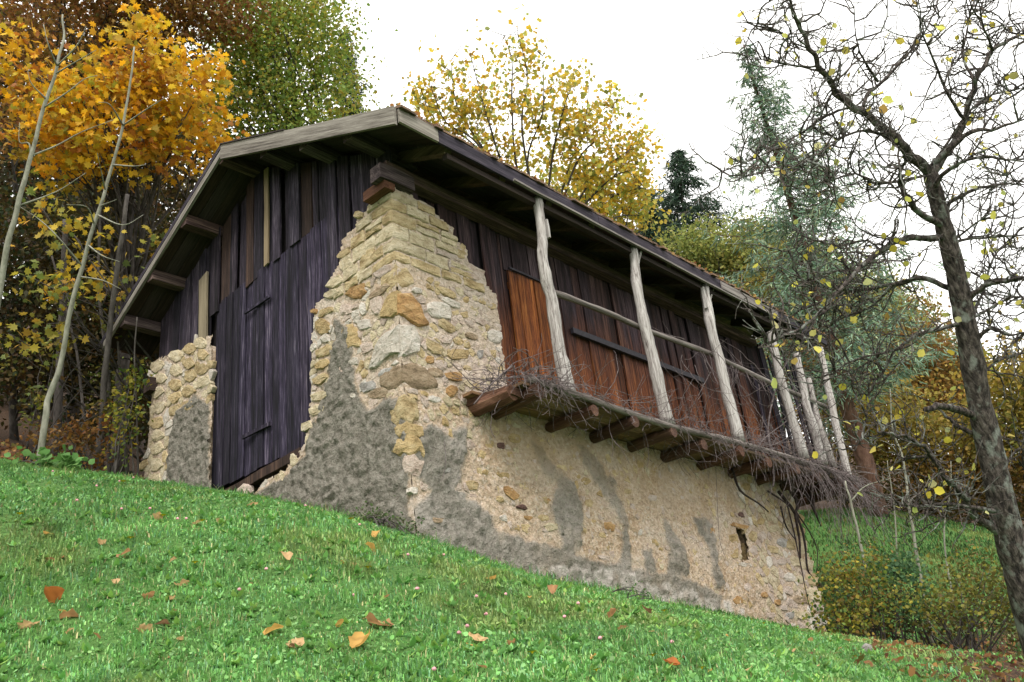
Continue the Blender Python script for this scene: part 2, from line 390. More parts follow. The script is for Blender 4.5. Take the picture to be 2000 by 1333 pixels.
#==PART2==
# ------------------------------------------------------------------ the ground
def depth_of(p): return float((np.array(p) - CAM) @ AX_F)
GC = [(0, 5.8, -.47), (0, 3.88, -1.10), (0, 2.88, -1.48), (0, 1.8, -1.86), (0, .96, -2.2), (0, .38, -2.47), (0, -.12, -2.68),
      (1.0, 0, -2.82), (2.67, 0, -2.97), (4.56, 0, -3.15), (6.8, 0, -3.36), (8.4, 0, -3.53), (-5.88, -6.68, -6.25), (-8.5, -5, -5.9), (-3.5, -9, -6.6)]
for a in ((0, 1333, 4.7), (250, 1333, 4.55), (500, 1333, 4.45), (1000, 1333, 4.3), (1450, 1333, 4.5), (60, 912, 11.2), (420, 974, 8.5), (690, 1030, 7.6), (1050, 1136, 7.9), (1420, 1219, 8.8),
          (1690, 1282, 8.6), (1800, 1325, 7.6), (1660, 1262, 12.5), (1850, 1280, 11), (2000, 1290, 10.3), (1620, 1135, 17), (1800, 1095, 19), (1960, 1112, 18), (1600, 1012, 25),
          (1715, 1000, 25), (1850, 1020, 25), (2000, 1052, 25), (2080, 1440, 7), (2250, 1400, 10)):
    GC.append(tuple(at(*a)))
GC += [(-3, 9, 1.0), (0, 12, 2.2), (-8, 12, 3.4), (6, 12, 1.5), (0, 25, 10), (-16, 20, 10), (15, 20, 6), (34, 24, 10), (45, 8, 5), (45, -12, 0), (12, -12, -7.5), (-16, -5, -5),
       (60, 70, 36), (-40, 60, 36), (120, 60, 40), (100, -40, -8), (-60, -20, -4), (0, -60, -26), (10, 50, 25), (12, 4, -2.6), (10, 7, -1.2)]
GC = np.array(GC)
def _phi(d): return d ** 1.6
_n = len(GC); _D = np.hypot(GC[:, None, 0] - GC[None, :, 0], GC[:, None, 1] - GC[None, :, 1])
_A = np.zeros((_n + 3, _n + 3)); _A[:_n, :_n] = _phi(_D); _A[:_n, _n] = 1; _A[:_n, _n + 1:] = GC[:, :2]; _A[_n:, :_n] = _A[:_n, _n:].T
_w = np.linalg.solve(_A, np.concatenate([GC[:, 2], np.zeros(3)]))
def gz(x, y):
    x = np.atleast_1d(np.asarray(x, float)); y = np.atleast_1d(np.asarray(y, float))
    d = np.hypot(x[:, None] - GC[None, :, 0], y[:, None] - GC[None, :, 1])
    return _phi(d) @ _w[:_n] + _w[_n] + _w[_n + 1] * x + _w[_n + 2] * y
def gz1(x, y): return float(gz(x, y)[0])
def litter_amount(x, y):
    px, py, t = to_px(np.stack([x, y, gz(x, y)], 1))
    a = np.zeros(len(x))
    a = np.maximum(a, np.clip((y - 6.4 - .25 * x) / 1.2, 0, 1) * (x < 9))           # wood floor uphill
    a = np.maximum(a, np.clip(1.3 - np.hypot((x - 5.5) / 3.4, (y + 4.0) / 1.5), 0, 1))  # hollow below the apple tree
    a = np.maximum(a, .55 * np.clip(1.3 - np.hypot((x - 12.0) / 3.5, (y - 2) / 2.5), 0, 1))
    a = np.maximum(a, np.clip(1.4 - np.hypot((x - 7.6) / 3.2, (y + 2.6) / 1.4), 0, 1) * (y < -.6))
    a = np.maximum(a, np.clip((x * .9 + y * .5 - 23) / 3, 0, 1))
    return a
def axis_pts(lo, hi, fine0, fine1, step):
    mid = list(np.arange(fine0, fine1 + 1e-6, step)); out = []
    v, s = fine0, step
    while v > lo: s *= 1.22; v -= s; out.append(max(v, lo))
    out = out[::-1] + mid; v, s = fine1, step
    while v < hi: s *= 1.22; v += s; out.append(min(v, hi))
    return np.array(out)
gx = axis_pts(-300, 420, -8, 13, .16); gy = axis_pts(-300, 420, -9, 9, .16)
GXX, GYY = np.meshgrid(gx, gy); fx, fy = GXX.ravel(), GYY.ravel(); fz = gz(fx, fy)
near = (np.abs(fx) < 14) & (np.abs(fy) < 14)
for i in np.nonzero(near)[0]: fz[i] += .035 * fbm(fx[i], fy[i], 0, 1.3, 2) 
far = np.hypot(fx, fy) > 130
fz = np.where(far, np.clip(fz, -60, 75), fz)
_nx, _ny = len(gx), len(gy)
ii = (np.arange(_ny - 1)[:, None] * _nx + np.arange(_nx - 1)[None, :]).ravel()
gcol = np.ones((len(fx), 4)); gcol[:, 0] = litter_amount(fx, fy)
np_mesh("ground", np.stack([fx, fy, fz], 1), np.stack([ii, ii + 1, ii + 1 + _nx, ii + _nx], 1), M_GROUND, gcol, None, True, kind="structure")

# ------------------------------------------------------------------ the barn
barn = empty("barn", (0, 0, -2.7), "old stone and timber hay barn with long covered balcony on the grassy slope", "barn")
RIDGE_Y, RIDGE_Z, EAVE_Z = 3.03, 3.86, 2.06
SL = (RIDGE_Z - EAVE_Z) / (RIDGE_Y + .76)
def roof_z(y): return RIDGE_Z - SL * abs(y - RIDGE_Y)      # top of the shingles
LEN_X = 10.2

# ---- masonry
def batl(z): return .11 * max(0, min(1, (-z - .5) / 2.3))      # the long wall flares towards its foot
def batg(z): return .05 * max(0, min(1, (-z - .3) / 2.0))
def PF(face, u, z, d):
    if face == 'g': return (-d - batg(z), u, z)
    return (u, -d - batl(z), z)
def plane(face, pts): return [on_gable(*p) if face == 'g' else on_long(*p) for p in pts]

GREY_G = plane('g', [(655, 620), (680, 640), (690, 700), (700, 770), (722, 800), (760, 775), (800, 790), (800, 860), (800, 960), (790, 990), (830, 1080), (480, 1000), (500, 965), (560, 930), (600, 890), (612, 850), (625, 790), (645, 720)])
GREY_L2 = [[(770, 840), (800, 850), (840, 830), (880, 860), (895, 930), (880, 960), (910, 985), (950, 1010), (960, 1040), (1000, 1050), (1060, 1075), (1100, 1085), (1160, 1100), (1250, 1120), (1330, 1135), (1400, 1165), (1390, 1200), (1100, 1160), (820, 1090), (800, 1000), (840, 960), (800, 930)],
           [(1035, 860), (1060, 870), (1080, 920), (1110, 950), (1130, 1000), (1125, 1070), (1080, 1110), (1070, 1010), (1075, 960), (1050, 920)],
           [(1120, 870), (1160, 890), (1180, 930), (1210, 990), (1215, 1080), (1220, 1130), (1190, 1120), (1205, 1060), (1190, 1000), (1165, 960), (1140, 920)],
           [(1285, 1005), (1300, 1040), (1325, 1070), (1330, 1130), (1285, 1130), (1295, 1080)], [(1345, 1010), (1375, 1020), (1390, 1080), (1400, 1150), (1380, 1150), (1375, 1080)],
           [(880, 840), (905, 835), (900, 900), (885, 930)], [(1245, 1075), (1265, 1070), (1270, 1120), (1245, 1120)]]
GREY_L2 = [plane('l', q) for q in GREY_L2]
GREY_P = plane('g', [(345, 800), (380, 770), (412, 790), (412, 970), (325, 960), (330, 880)])
SPLASH = plane('l', [(1040, 1110), (1180, 1115), (1330, 1160), (1440, 1190), (1440, 1230), (1000, 1140)])
OUT_G = plane('g', [(800, 360), (768, 366), (728, 402), (700, 424), (697, 440), (668, 470), (664, 510), (645, 545), (645, 570), (617, 598), (610, 660), (609, 740), (606, 830), (596, 880), (560, 915), (520, 945), (498, 968), (470, 1040), (860, 1160)])
OUT_L = plane('l', [(750, 360), (768, 366), (808, 385), (847, 407), (850, 420), (880, 444), (888, 470), (912, 492), (915, 515), (945, 532), (947, 556), (967, 580), (972, 620), (980, 690), (988, 735), (990, 780)]) + [(8.75, -.62), (8.75, -.62)]
OUT_L = [p for p in OUT_L[:-2]] + [(1.9, -.75), (8.72, -.75), (8.66, -1.6), (8.42, -3.7), (-.5, -3.0)]
OUT_P = plane('g', [(303, 705), (330, 695), (360, 680), (385, 665), (413, 655), (413, 985), (280, 975)])
NICHE = plane('l', [(1430, 1035), (1446, 1038), (1450, 1060), (1453, 1098), (1436, 1100), (1437, 1070)])

def grey_at(face, u, z):
    w = .10 * fbm(u, z, 3.1 if face == 'g' else 8.4, 2.6, 3) + .035 * nz(u, z, 6.1, 14)
    uu, zz = u + w, z + .7 * w
    if face == 'g': return inpoly(uu, zz, GREY_G) or inpoly(uu, zz, GREY_P)
    return any(inpoly(uu, zz, q) for q in GREY_L2)

_GO = ((0, 0), (.018, .01), (-.018, .01), (.0, -.022), (.01, .025))
def grey_soft(face, u, z):
    return sum(1.0 for a, b in _GO if grey_at(face, u + a, z + b)) / len(_GO)
def masonry(name, face, outline, step, core, label=None):
    us = [p[0] for p in outline]; zs = [p[1] for p in outline]
    u0, u1, z0, z1 = min(us), max(us), min(zs), max(zs)
    if face == 'l': u0 = max(u0, 0.0)
    if name == "stone_pier": u0 = max(u0, 0.0)
    nu = int((u1 - u0) / step) + 1; nzv = int((z1 - z0) / step) + 1
    V = []; C = []; idx = {}
    def vert(i, j):
        k = (i, j)
        if k in idx: return idx[k]
        u = u0 + i * step; z = z0 + j * step
        g = grey_soft(face, u, z)
        if face == 'l' and u > 1.0: g *= max(0, min(1, 1.0 + .35 * fbm(u, z, 2.7, 5, 3)))
        s3 = 0 if face == 'g' else 5.0
        d = .010 * fbm(u, z, s3, 3.0, 2) + .010 * fbm(u, z, s3 + 2, 11.0, 2)
        lump = abs(nz(u, z, s3 + 9, 8.0)) + .6 * abs(nz(u, z, s3 + 3, 15.0))
        d += (1 - g) * (.034 * abs(nz(u, z, s3 + 6, 9)) + .012 * nz(u, z, s3 + 7, 19) if face == 'l' and .9 < u < 6.6 else 0)
        d += g * (.004 + (.03 if u < .14 else .065) * lump) + (1 - g) * .012 * abs(nz(u, z, s3 + 4, 22))
        jit = .35 * step
        uu = u + (U(-jit, jit) if 0 < i else 0); zz = z + U(-jit, jit)
        if i == 0: d = .004 + .02 * fbm(0, z, 0, 6, 2)
        if name != 'low' and u < .8 and not (face == 'g' and u0 > 1): uu -= (batg(z) if face == 'l' else batl(z)) * (1 - u / .8)
        oc = 0.0; sp = 0.0
        if face == 'l':
            oc = max(.08, min(.6, (z + 2.0) / .8)) * max(0, min(1, (u - 1.0) / .6)) * (.6 + .5 * fbm(u, z, 1, 2.2, 2)) if z < -.4 else 0
            sp = (.32 if z > -.85 else .10) + .3 * nz(u, z, 4, 2)
            if inpoly(u + .1 * nz(u, z, 7, 4), z + .12 * nz(u, z, 2, 4), SPLASH): sp = max(0, min(1, .45 + .9 * fbm(u, z, 6, 6, 2)))
        if face == 'g' and not g: sp = .25 + .3 * nz(u, z, 4, 2)
        idx[k] = len(V); V.append(PF(face, uu, zz, d)); C.append((g, max(0, oc), max(0, sp), 1)); return idx[k]
    F = []
    for i in range(nu):
        for j in range(nzv):
            cu, cz = u0 + (i + .5) * step, z0 + (j + .5) * step
            w = .03 * fbm(cu, cz, 12, 6, 2)
            if not inpoly(cu + w, cz + w, outline): continue
            if face == 'l' and inpoly(cu, cz, NICHE): continue
            q = (vert(i, j), vert(i + 1, j), vert(i + 1, j + 1), vert(i, j + 1))
            F.append(q if face == 'l' else q[::-1])
    n0 = len(V)
    for a, b in core:
        mb = MB(); mb.box(a, b); o = len(V)
        V += mb.V; F += [tuple(i + o for i in f) for f in mb.F]; C += [(0.0, 0, 0, 1)] * len(mb.V)
    o = mesh(name, V, F, M_MORTAR, barn, True, C)
    if label: o["label"] = label
    return o
pier_g = masonry("stone_pier", 'g', OUT_G, .03, [((.03, .03, -3.3), (.55, .12, 1.35)), ((.03, .1, -3.3), (.5, .62, .6)), ((.03, .6, -3.3), (.5, 1.2, -.2)), ((.04, 1.15, -3.2), (.5, 1.62, -1.2))], "tall right-hand stone pier of the gable with grey render on its lower half")
pier_p = masonry("stone_pier", 'g', OUT_P, .03, [((.03, 4.12, -2.4), (.5, 5.05, 1.2)), ((.03, 5.0, -2.4), (.5, 5.72, .95)), ((.5, 5.3, -2.4), (8, 5.76, .9))], "low left-hand stone pier beside the plank door")
wall_l = masonry("stone_wall", 'l', OUT_L, .035, [((.6, .07, -3.5), (1.55, .6, -.3)), ((.03, .05, -3.4), (.62, .6, .6)), ((1.5, .09, -3.9), (7.0, .6, -.95)), ((7.6, .09, -4), (8.3, .6, -.95)), ((6.9, .3, -4), (7.7, .6, -.95)), ((7.9, .1, -4), (8.38, 5.7, -1.0))], "long rubble wall under the balcony with grey render streaks")

def stone_mesh(face, poly, d, mat, parent, name="stone", back=.05):
    # an irregular stone: outline, shoulder ring, crown ring and a rough centre
    cu = sum(p[0] for p in poly) / len(poly); cz = sum(p[1] for p in poly) / len(poly)
    n = len(poly); V = []; F = []; d = d * .72 + .006
    for rr, dd in ((1.0, -back), (1.0, d * .3), (.93, d * .85), (.62, d * 1.0)):
        for (a, b) in poly:
            du, dz = (a - cu) * rr, (b - cz) * rr; e = d * .22 if dd > 0 else 0
            k = .10 * min(.12, math.hypot(a - cu, b - cz)) if rr < 1 else 0
            V.append(PF(face, cu + du + U(-k, k), cz + dz + U(-k, k), dd + U(-e, e)))
    V.append(PF(face, cu, cz, d * U(.9, 1.15)))
    for r in range(3):
        for j in range(n):
            q = (r * n + j, r * n + (j + 1) % n, (r + 1) * n + (j + 1) % n, (r + 1) * n + j); F.append(q)
    for j in range(n): F.append((3 * n + j, 3 * n + (j + 1) % n, 4 * n))
    if face == 'g': F = [f[::-1] for f in F]
    return mesh(name, V, F, mat, parent, False)
def blob(u, z, w, h, ang, n=9, sq=.35):
    # rounded, slightly squared irregular outline
    P = []; ca, sa = math.cos(ang), math.sin(ang)
    for k in range(n):
        th = 2 * math.pi * (k + U(-.28, .28)) / n; c, s = math.cos(th), math.sin(th)
        m = (abs(c) ** 2.6 + abs(s) ** 2.6) ** (-1 / 2.6); r = m * U(.84, 1.04)
        a, b = c * r * w / 2, s * r * h / 2; P.append((u + a * ca - b * sa, z + a * sa + b * ca))
    return P
def corner_stone(z0, z1, ax, by, mat, d=.03, rag=.10):
    # a quoin that shows on both faces: an uneven block round the corner
    V = []; F = []; h = z1 - z0
    us = [(-1, by), (-1, by * .66), (-1, by * .33), (0, 0), (1, ax * .33), (1, ax * .66), (1, ax)]
    lo = [U(-rag, rag) * h for _ in us]; hi = [U(-rag, rag) * h for _ in us]
    for k in (0, 6): lo[k] += rag * 2 * h * random.random(); hi[k] -= rag * 2 * h * random.random()
    rows = ((0, .25), (.12, .85), (.38, 1.0), (.66, 1.05), (.9, .85), (1, .25))
    for (k, dd) in rows:
        ring = []
        for i, (s, q) in enumerate(us):
            z = z0 + lo[i] + (h + hi[i] - lo[i]) * k + U(-.004, .004); e = d * dd * U(.8, 1.15); q2 = q * U(.97, 1.03)
            if s < 0: p = (-e - batg(z), q2 - batl(z) * (1 - q2 / .8), z)
            elif s > 0: p = (q2 - batg(z) * (1 - q2 / .8), -e - batl(z), z)
            else: p = (-batg(z) - e * .55, -batl(z) - e * .55, z)
            ring.append(p)
        z = z0 + h * k; ring += [(ax, .1, z), (.1, by, z)]; V += ring
    n = 9
    for r in range(len(rows) - 1):
        for j in range(n): F.append((r * n + j, r * n + (j + 1) % n, (r + 1) * n + (j + 1) % n, (r + 1) * n + j))
    F.append(tuple(range(n - 1, -1, -1))); e = (len(rows) - 1) * n; F.append(tuple(range(e, e + n)))
    return mesh("stone", V, F, mat, wall_l, False)

# quoins and coursed blocks at the head of the pier (course levels read at the corner)
PLACED = {'g': [], 'l': []}
def free(face, u, z, r):
    return all(math.hypot((u - a) , (z - b)) > r + c * .92 for a, b, c in PLACED[face])
lev = [on_gable(768, y)[1] for y in (367, 386, 408, 435, 466, 492, 514)]
exg = [on_gable(x, y)[0] for x, y in ((722, 405), (700, 430), (690, 455), (672, 480), (664, 508), (655, 530))]
exl = [on_long(x, y)[0] for x, y in ((842, 408), (868, 432), (886, 458), (900, 485), (914, 505), (938, 530))]
for k in range(6):
    z1, z0 = lev[k], lev[k + 1] + .012
    ax = U(.32, .5) if k % 2 == 0 else U(.16, .24); by = U(.15, .22) if k % 2 == 0 else U(.3, .42)
    corner_stone(z0, z1, ax, by, ST['c' if k in (0, 3, 4) else 'y'], .024, .07)
    for face, st, en in (('g', by, exg[k]), ('l', ax, exl[k])):
        u = st + .012
        while u < en - .06:
            w = min(U(.2, .48), en - u + .05); h = z1 - z0
            split = h > .15 and random.random() < .35
            for (a, b) in (((z0, z0 + h * .48), (z0 + h * .52, z1)) if split else ((z0, z1),)):
                t = .018; P = [(u + U(0, t), a + U(0, t)), (u + w * .35, a + U(-.006, t)), (u + w * .7, a + U(-.006, t)), (u + w - U(0, t), a + U(0, t)), (u + w - U(0, t), (a + b) / 2), (u + w - U(0, 2 * t), b - U(0, t)), (u + w * .6, b - U(-.006, t)), (u + w * .3, b - U(-.006, t)), (u + U(0, t), b - U(0, t)), (u + U(-.005, t), (a + b) / 2)]
                stone_mesh(face, P, U(.016, .042), ST[random.choice('ycycyp' if face == 'l' else 'yyycc')], pier_g if face == 'g' else wall_l)
            for q in np.arange(u, u + w, .1): PLACED[face].append((q, (z0 + z1) / 2, .1))
            u += w + .012
# big corner stones lower down: the orange slab, the white boulder, brown and tan quoins
def cst(y0, y1, xl, xr, mat, d=.05):
    yc = (y0 + y1) / 2
    a = on_long(xr, yc)[0]; b = on_gable(xl, yc)[0]; z1 = on_gable(772, y0)[1]; z0 = on_gable(778, y1)[1]
    corner_stone(z0, z1, max(.08, a), max(.08, b), ST[mat], d * .7, .22)
    for face, L in (('g', b), ('l', a)):
        for q in np.arange(0, max(.08, L), .08): PLACED[face].append((q, (z0 + z1) / 2, (z1 - z0) / 2))
cst(516, 560, 745, 805, 'y', .02)
cst(715, 760, 745, 850, 'b', .03); cst(788, 832, 768, 812, 'y', .055); cst(866, 900, 770, 822, 't', .055); cst(838, 862, 776, 820, 't', .055)
cst(905, 940, 790, 822, 'p', .045)

Z4 = lambda zx, zy: (560 + zx / 2.666, 350 + zy / 2.666)
Z8 = lambda zx, zy: (750 + zx / 2.962, 800 + zy / 2.962)
def px_stone(face, px, py, w, h, img_deg, mat, d=.04, parent=None):
    u, z = (on_gable(px, py) if face == 'g' else on_long(px, py))
    f2 = on_gable if face == 'g' else on_long
    u2, z2 = f2(px + 4, py); u3, z3 = f2(px, py + 4)
    a = math.radians(img_deg); dx, dy = math.cos(a) * w / 2, math.sin(a) * w / 2; ex, ey = -math.sin(a) * h / 2, math.cos(a) * h / 2
    P = []
    n = 9 if w > 25 else 7
    for k in range(n):
        th = 2 * math.pi * (k + U(-.28, .28)) / n; c, s = math.cos(th), math.sin(th); m = (abs(c) ** 4 + abs(s) ** 4) ** (-1 / 4) * U(.74, 1.06)
        P.append(f2(px + (c * dx + s * ex) * m, py + (c * dy + s * ey) * m))
    area = sum(P[i][0] * P[(i + 1) % n][1] - P[(i + 1) % n][0] * P[i][1] for i in range(n))
    if area < 0: P = P[::-1]
    r = .5 * math.sqrt(abs(area) / 2 / .75)
    PLACED[face].append((u, z, r))
    par = parent or (pier_g if face == 'g' else wall_l)
    if face == 'l' and u > 1.2 and random.random() < .35 and mat in 'ot': mat = 'y' if random.random() < .5 else 'p'
    stone_mesh(face, P, d * (.45 if z < -.8 else .58), ST[mat], par)
def poly_stone(face, zp, d, mat):
    f2 = on_gable if face == 'g' else on_long
    Q = [Z4(*q) for q in zp]; R = []
    for i in range(len(Q)):
        A, B = Q[i], Q[(i + 1) % len(Q)]; R += [A, ((A[0] + B[0]) / 2 + U(-1, 1), (A[1] + B[1]) / 2 + U(-1, 1))]
    P = [f2(*q) for q in R]
    P = [(max(p[0], -.012), p[1]) for p in P]
    ar = sum(P[i][0] * P[(i + 1) % len(P)][1] - P[(i + 1) % len(P)][0] * P[i][1] for i in range(len(P)))
    if ar < 0: P = P[::-1]
    cu, cz = sum(p[0] for p in P) / len(P), sum(p[1] for p in P) / len(P)
    for p in P[::2]: PLACED[face].append(((p[0] + cu) / 2, (p[1] + cz) / 2, .4 * math.hypot(p[0] - cu, p[1] - cz)))
    stone_mesh(face, P, d, ST[mat], pier_g if face == 'g' else wall_l)
poly_stone('l', [(562, 596), (640, 596), (690, 665), (735, 765), (680, 772), (610, 722), (562, 695)], .05, 'o')
poly_stone('g', [(495, 725), (500, 670), (540, 600), (580, 580), (580, 695), (555, 722)], .045, 't')
poly_stone('g', [(435, 992), (470, 870), (520, 800), (596, 755), (596, 905), (540, 922), (500, 962), (470, 988)], .05, 'w')
poly_stone('l', [(562, 757), (650, 765), (692, 830), (682, 900), (612, 927), (562, 908)], .055, 'w')
for (zx, zy, w, h, a, m, d) in ((785, 685, 150, 90, 12, 'w', .07), (675, 582, 62, 38, 10, 'w', .05), (745, 945, 58, 50, 30, 'o', .04), (868, 1030, 105, 52, 8, 'o', .05), (852, 1105, 66, 76, 10, 'o', .05),
        (890, 915, 112, 68, 8, 't', .05), (825, 590, 130, 42, 26, 'y', .05), (948, 562, 74, 48, 20, 'p', .03), (1080, 825, 86, 78, 10, 'w', .05), (1015, 637, 46, 40, 20, 'y', .03), (852, 645, 112, 38, 26, 'w', .05),
        (960, 820, 76, 38, 25, 'b', .05), (825, 765, 115, 46, 32, 'y', .05), (765, 880, 130, 62, 32, 'y', .05), (975, 490, 120, 78, 22, 'p', .04), (830, 835, 62, 56, 20, 'p', .04), (800, 968, 70, 56, 10, 'p', .03),
        (1065, 665, 50, 36, 20, 'y', .04), (932, 632, 34, 38, 0, 't', .03), (745, 530, 40, 40, 20, 't', .04), (860, 445, 40, 90, 0, 'p', .03), (905, 380, 66, 80, 15, 'y', .04), (1075, 970, 60, 30, 20, 't', .03), (925, 1150, 60, 60, 20, 'p', .03),
        (760, 1150, 70, 40, 10, 'w', .03), (1005, 912, 40, 48, 0, 'g', .03), (940, 985, 60, 34, 10, 'y', .03), (770, 1010, 80, 60, 15, 'b', .03), (870, 745, 40, 70, 0, 'p', .03), (900, 850, 44, 30, 15, 't', .03), (1010, 740, 60, 40, 20, 'p', .02)):
    px_stone('l', *Z4(zx, zy), w / 2.666, h / 2.666, a, m, d)
for (zx, zy, w, h, a, m, d) in ((365, 592, 122, 76, -22, 'o', .05), (480, 592, 150, 46, -35, 'b', .06), (340, 822, 92, 145, -10, 't', .05), (470, 655, 76, 110, -15, 'p', .04), (190, 770, 95, 90, -30, 't', .05), (195, 900, 110, 54, -32, 'y', .05),
        (190, 965, 95, 52, -30, 't', .05), (182, 1040, 95, 56, -25, 'y', .05), (255, 540, 110, 56, -32, 'c', .06), (350, 950, 64, 52, -10, 'w', .04), (405, 760, 84, 60, -20, 'w', .04), (355, 1132, 38, 30, -10, 'w', .04), (205, 690, 90, 40, -25, 'y', .04),
        (240, 600, 90, 40, -28, 'c', .05), (175, 1130, 95, 60, -20, 'c', .05), (420, 880, 80, 60, -25, 'p', .03), (520, 1010, 90, 50, -20, 'g', .03), (430, 1080, 90, 60, -20, 'g', .03), (310, 680, 70, 60, -20, 'p', .04), (205, 830, 60, 50, -25, 'w', .04),
        (480, 1120, 110, 60, -15, 'b', .03), (165, 1205, 90, 60, -15, 'c', .05), (380, 505, 110, 50, -28, 'c', .03), (500, 480, 110, 60, -25, 'p', .03), (310, 450, 80, 60, -28, 'c', .05), (300, 390, 90, 46, -30, 'y', .05), (430, 400, 100, 60, -32, 'y', .04),
        (150, 690, 40, 34, -10, 'o', .05), (110, 1290, 70, 50, -30, 'c', .05), (290, 980, 30, 60, 0, 'p', .03), (375, 190, 60, 40, -25, 'y', .06)):
    px_stone('g', *Z4(zx, zy), w / 2.666, h / 2.666, a, m, d)
for (zx, zy, w, h, a, m, d) in ((590, 205, 62, 50, 20, 't', .04), (655, 218, 54, 40, 10, 'm', .04), (700, 490, 118, 62, 38, 'o', .05), (660, 388, 92, 38, 8, 't', .04), (770, 576, 70, 32, 12, 'm', .05), (888, 640, 76, 40, 10, 't', .03), (932, 692, 80, 56, 0, 'c', .05),
        (1270, 685, 82, 56, 20, 'o', .04), (1228, 738, 50, 34, 10, 't', .04), (275, 660, 92, 40, 6, 'b', .08), (1145, 425, 62, 50, 10, 't', .03), (480, 450, 84, 70, 0, 'y', .03), (1232, 872, 84, 34, 12, 'p', .05), (140, 482, 54, 48, 10, 'w', .04), (310, 350, 110, 60, 15, 'g', .04),
        (740, 170, 80, 60, 10, 't', .03), (800, 640, 60, 30, 10, 'o', .03), (545, 270, 60, 50, 10, 't', .03), (655, 640, 60, 40, 10, 'w', .04), (1010, 345, 70, 50, 20, 'y', .03), (560, 375, 40, 40, 10, 't', .03), (1160, 550, 60, 46, 10, 'y', .03), (920, 535, 40, 30, 0, 'o', .03),
        (820, 310, 40, 40, 0, 'b', .03), (1390, 480, 50, 40, 10, 'y', .03), (1530, 520, 60, 50, 20, 'p', .03), (1450, 720, 30, 40, 10, 'w', .03), (1540, 780, 60, 40, 10, 't', .03), (1350, 380, 60, 40, 10, 't', .03), (640, 530, 50, 50, 0, 'y', .03)):
    px_stone('l', *Z8(zx, zy), w / 2.962, h / 2.962, a, m, d)
# quoins at the far end of the long wall, and the stones framing the slit window
for (px, py, w, h, a, m) in ((1558, 1070, 24, 34, 10, 'c'), (1553, 1040, 26, 22, 10, 'y'), (1566, 1105, 26, 26, 10, 'c'), (1574, 1135, 30, 28, 10, 'y'), (1578, 1165, 34, 26, 10, 'c'), (1585, 1190, 30, 22, 10, 'p'), (1590, 1215, 36, 28, 10, 'w'), (1535, 1065, 26, 22, 12, 'y'),
        (1520, 1062, 24, 20, 10, 'g'), (1500, 1075, 26, 18, 12, 'y'), (1545, 1100, 26, 20, 12, 'c'), (1530, 1130, 24, 20, 10, 'w'), (1550, 1135, 22, 18, 10, 'c'), (1525, 1155, 24, 18, 10, 't'), (1550, 1175, 34, 16, 10, 'b'), (1555, 1205, 34, 20, 8, 'c'), (1515, 1100, 20, 16, 10, 'p'),
        (1437, 1030, 42, 10, 12, 'o'), (1424, 1055, 20, 20, 0, 't'), (1462, 1050, 20, 22, 0, 'y'), (1463, 1078, 18, 24, 0, 'p'), (1424, 1085, 18, 22, 0, 't'), (1444, 1107, 34, 10, 10, 'w'), (1505, 1180, 14, 14, 0, 'o'), (1518, 1190, 16, 14, 0, 'p'), (1480, 1165, 14, 12, 0, 'o'), (1490, 1205, 20, 12, 5, 'p'),
        (1427, 1175, 22, 18, 0, 'o'), (1447, 1150, 16, 16, 0, 'p'), (1530, 1205, 20, 16, 0, 'g'), (1480, 1020, 16, 14, 0, 't'), (1500, 1035, 20, 16, 0, 'c'), (1555, 1015, 24, 20, 5, 't'), (1382, 1040, 12, 16, 0, 'o'), (1452, 952, 20, 18, 0, 't'), (1440, 1008, 16, 12, 0, 'm')):
    px_stone('l', px, py, w, h, a, m, .035)
# blocks of the left pier
rows = 9
for k in range(rows):
    ya = 712 + k * 27
    for (xa, w) in ((312 - k * .9, 32), (342 - k * .5, 30), (370, 30), (396, 26)):
        x = xa + U(-4, 4); y = ya - (x - 300) * .55 + U(-3, 3) + 8
        if y < 668 or (x > 352 and y > 770 and random.random() < .8) or (x > 335 and y > 830): continue
        u, z = on_gable(x, y)
        if inpoly(u, z, OUT_P): px_stone('g', x, y, w * U(.85, 1.1), 25 * U(.8, 1.05), -30 + U(-6, 6), random.choice('yccyc'), U(.03, .05), pier_p)
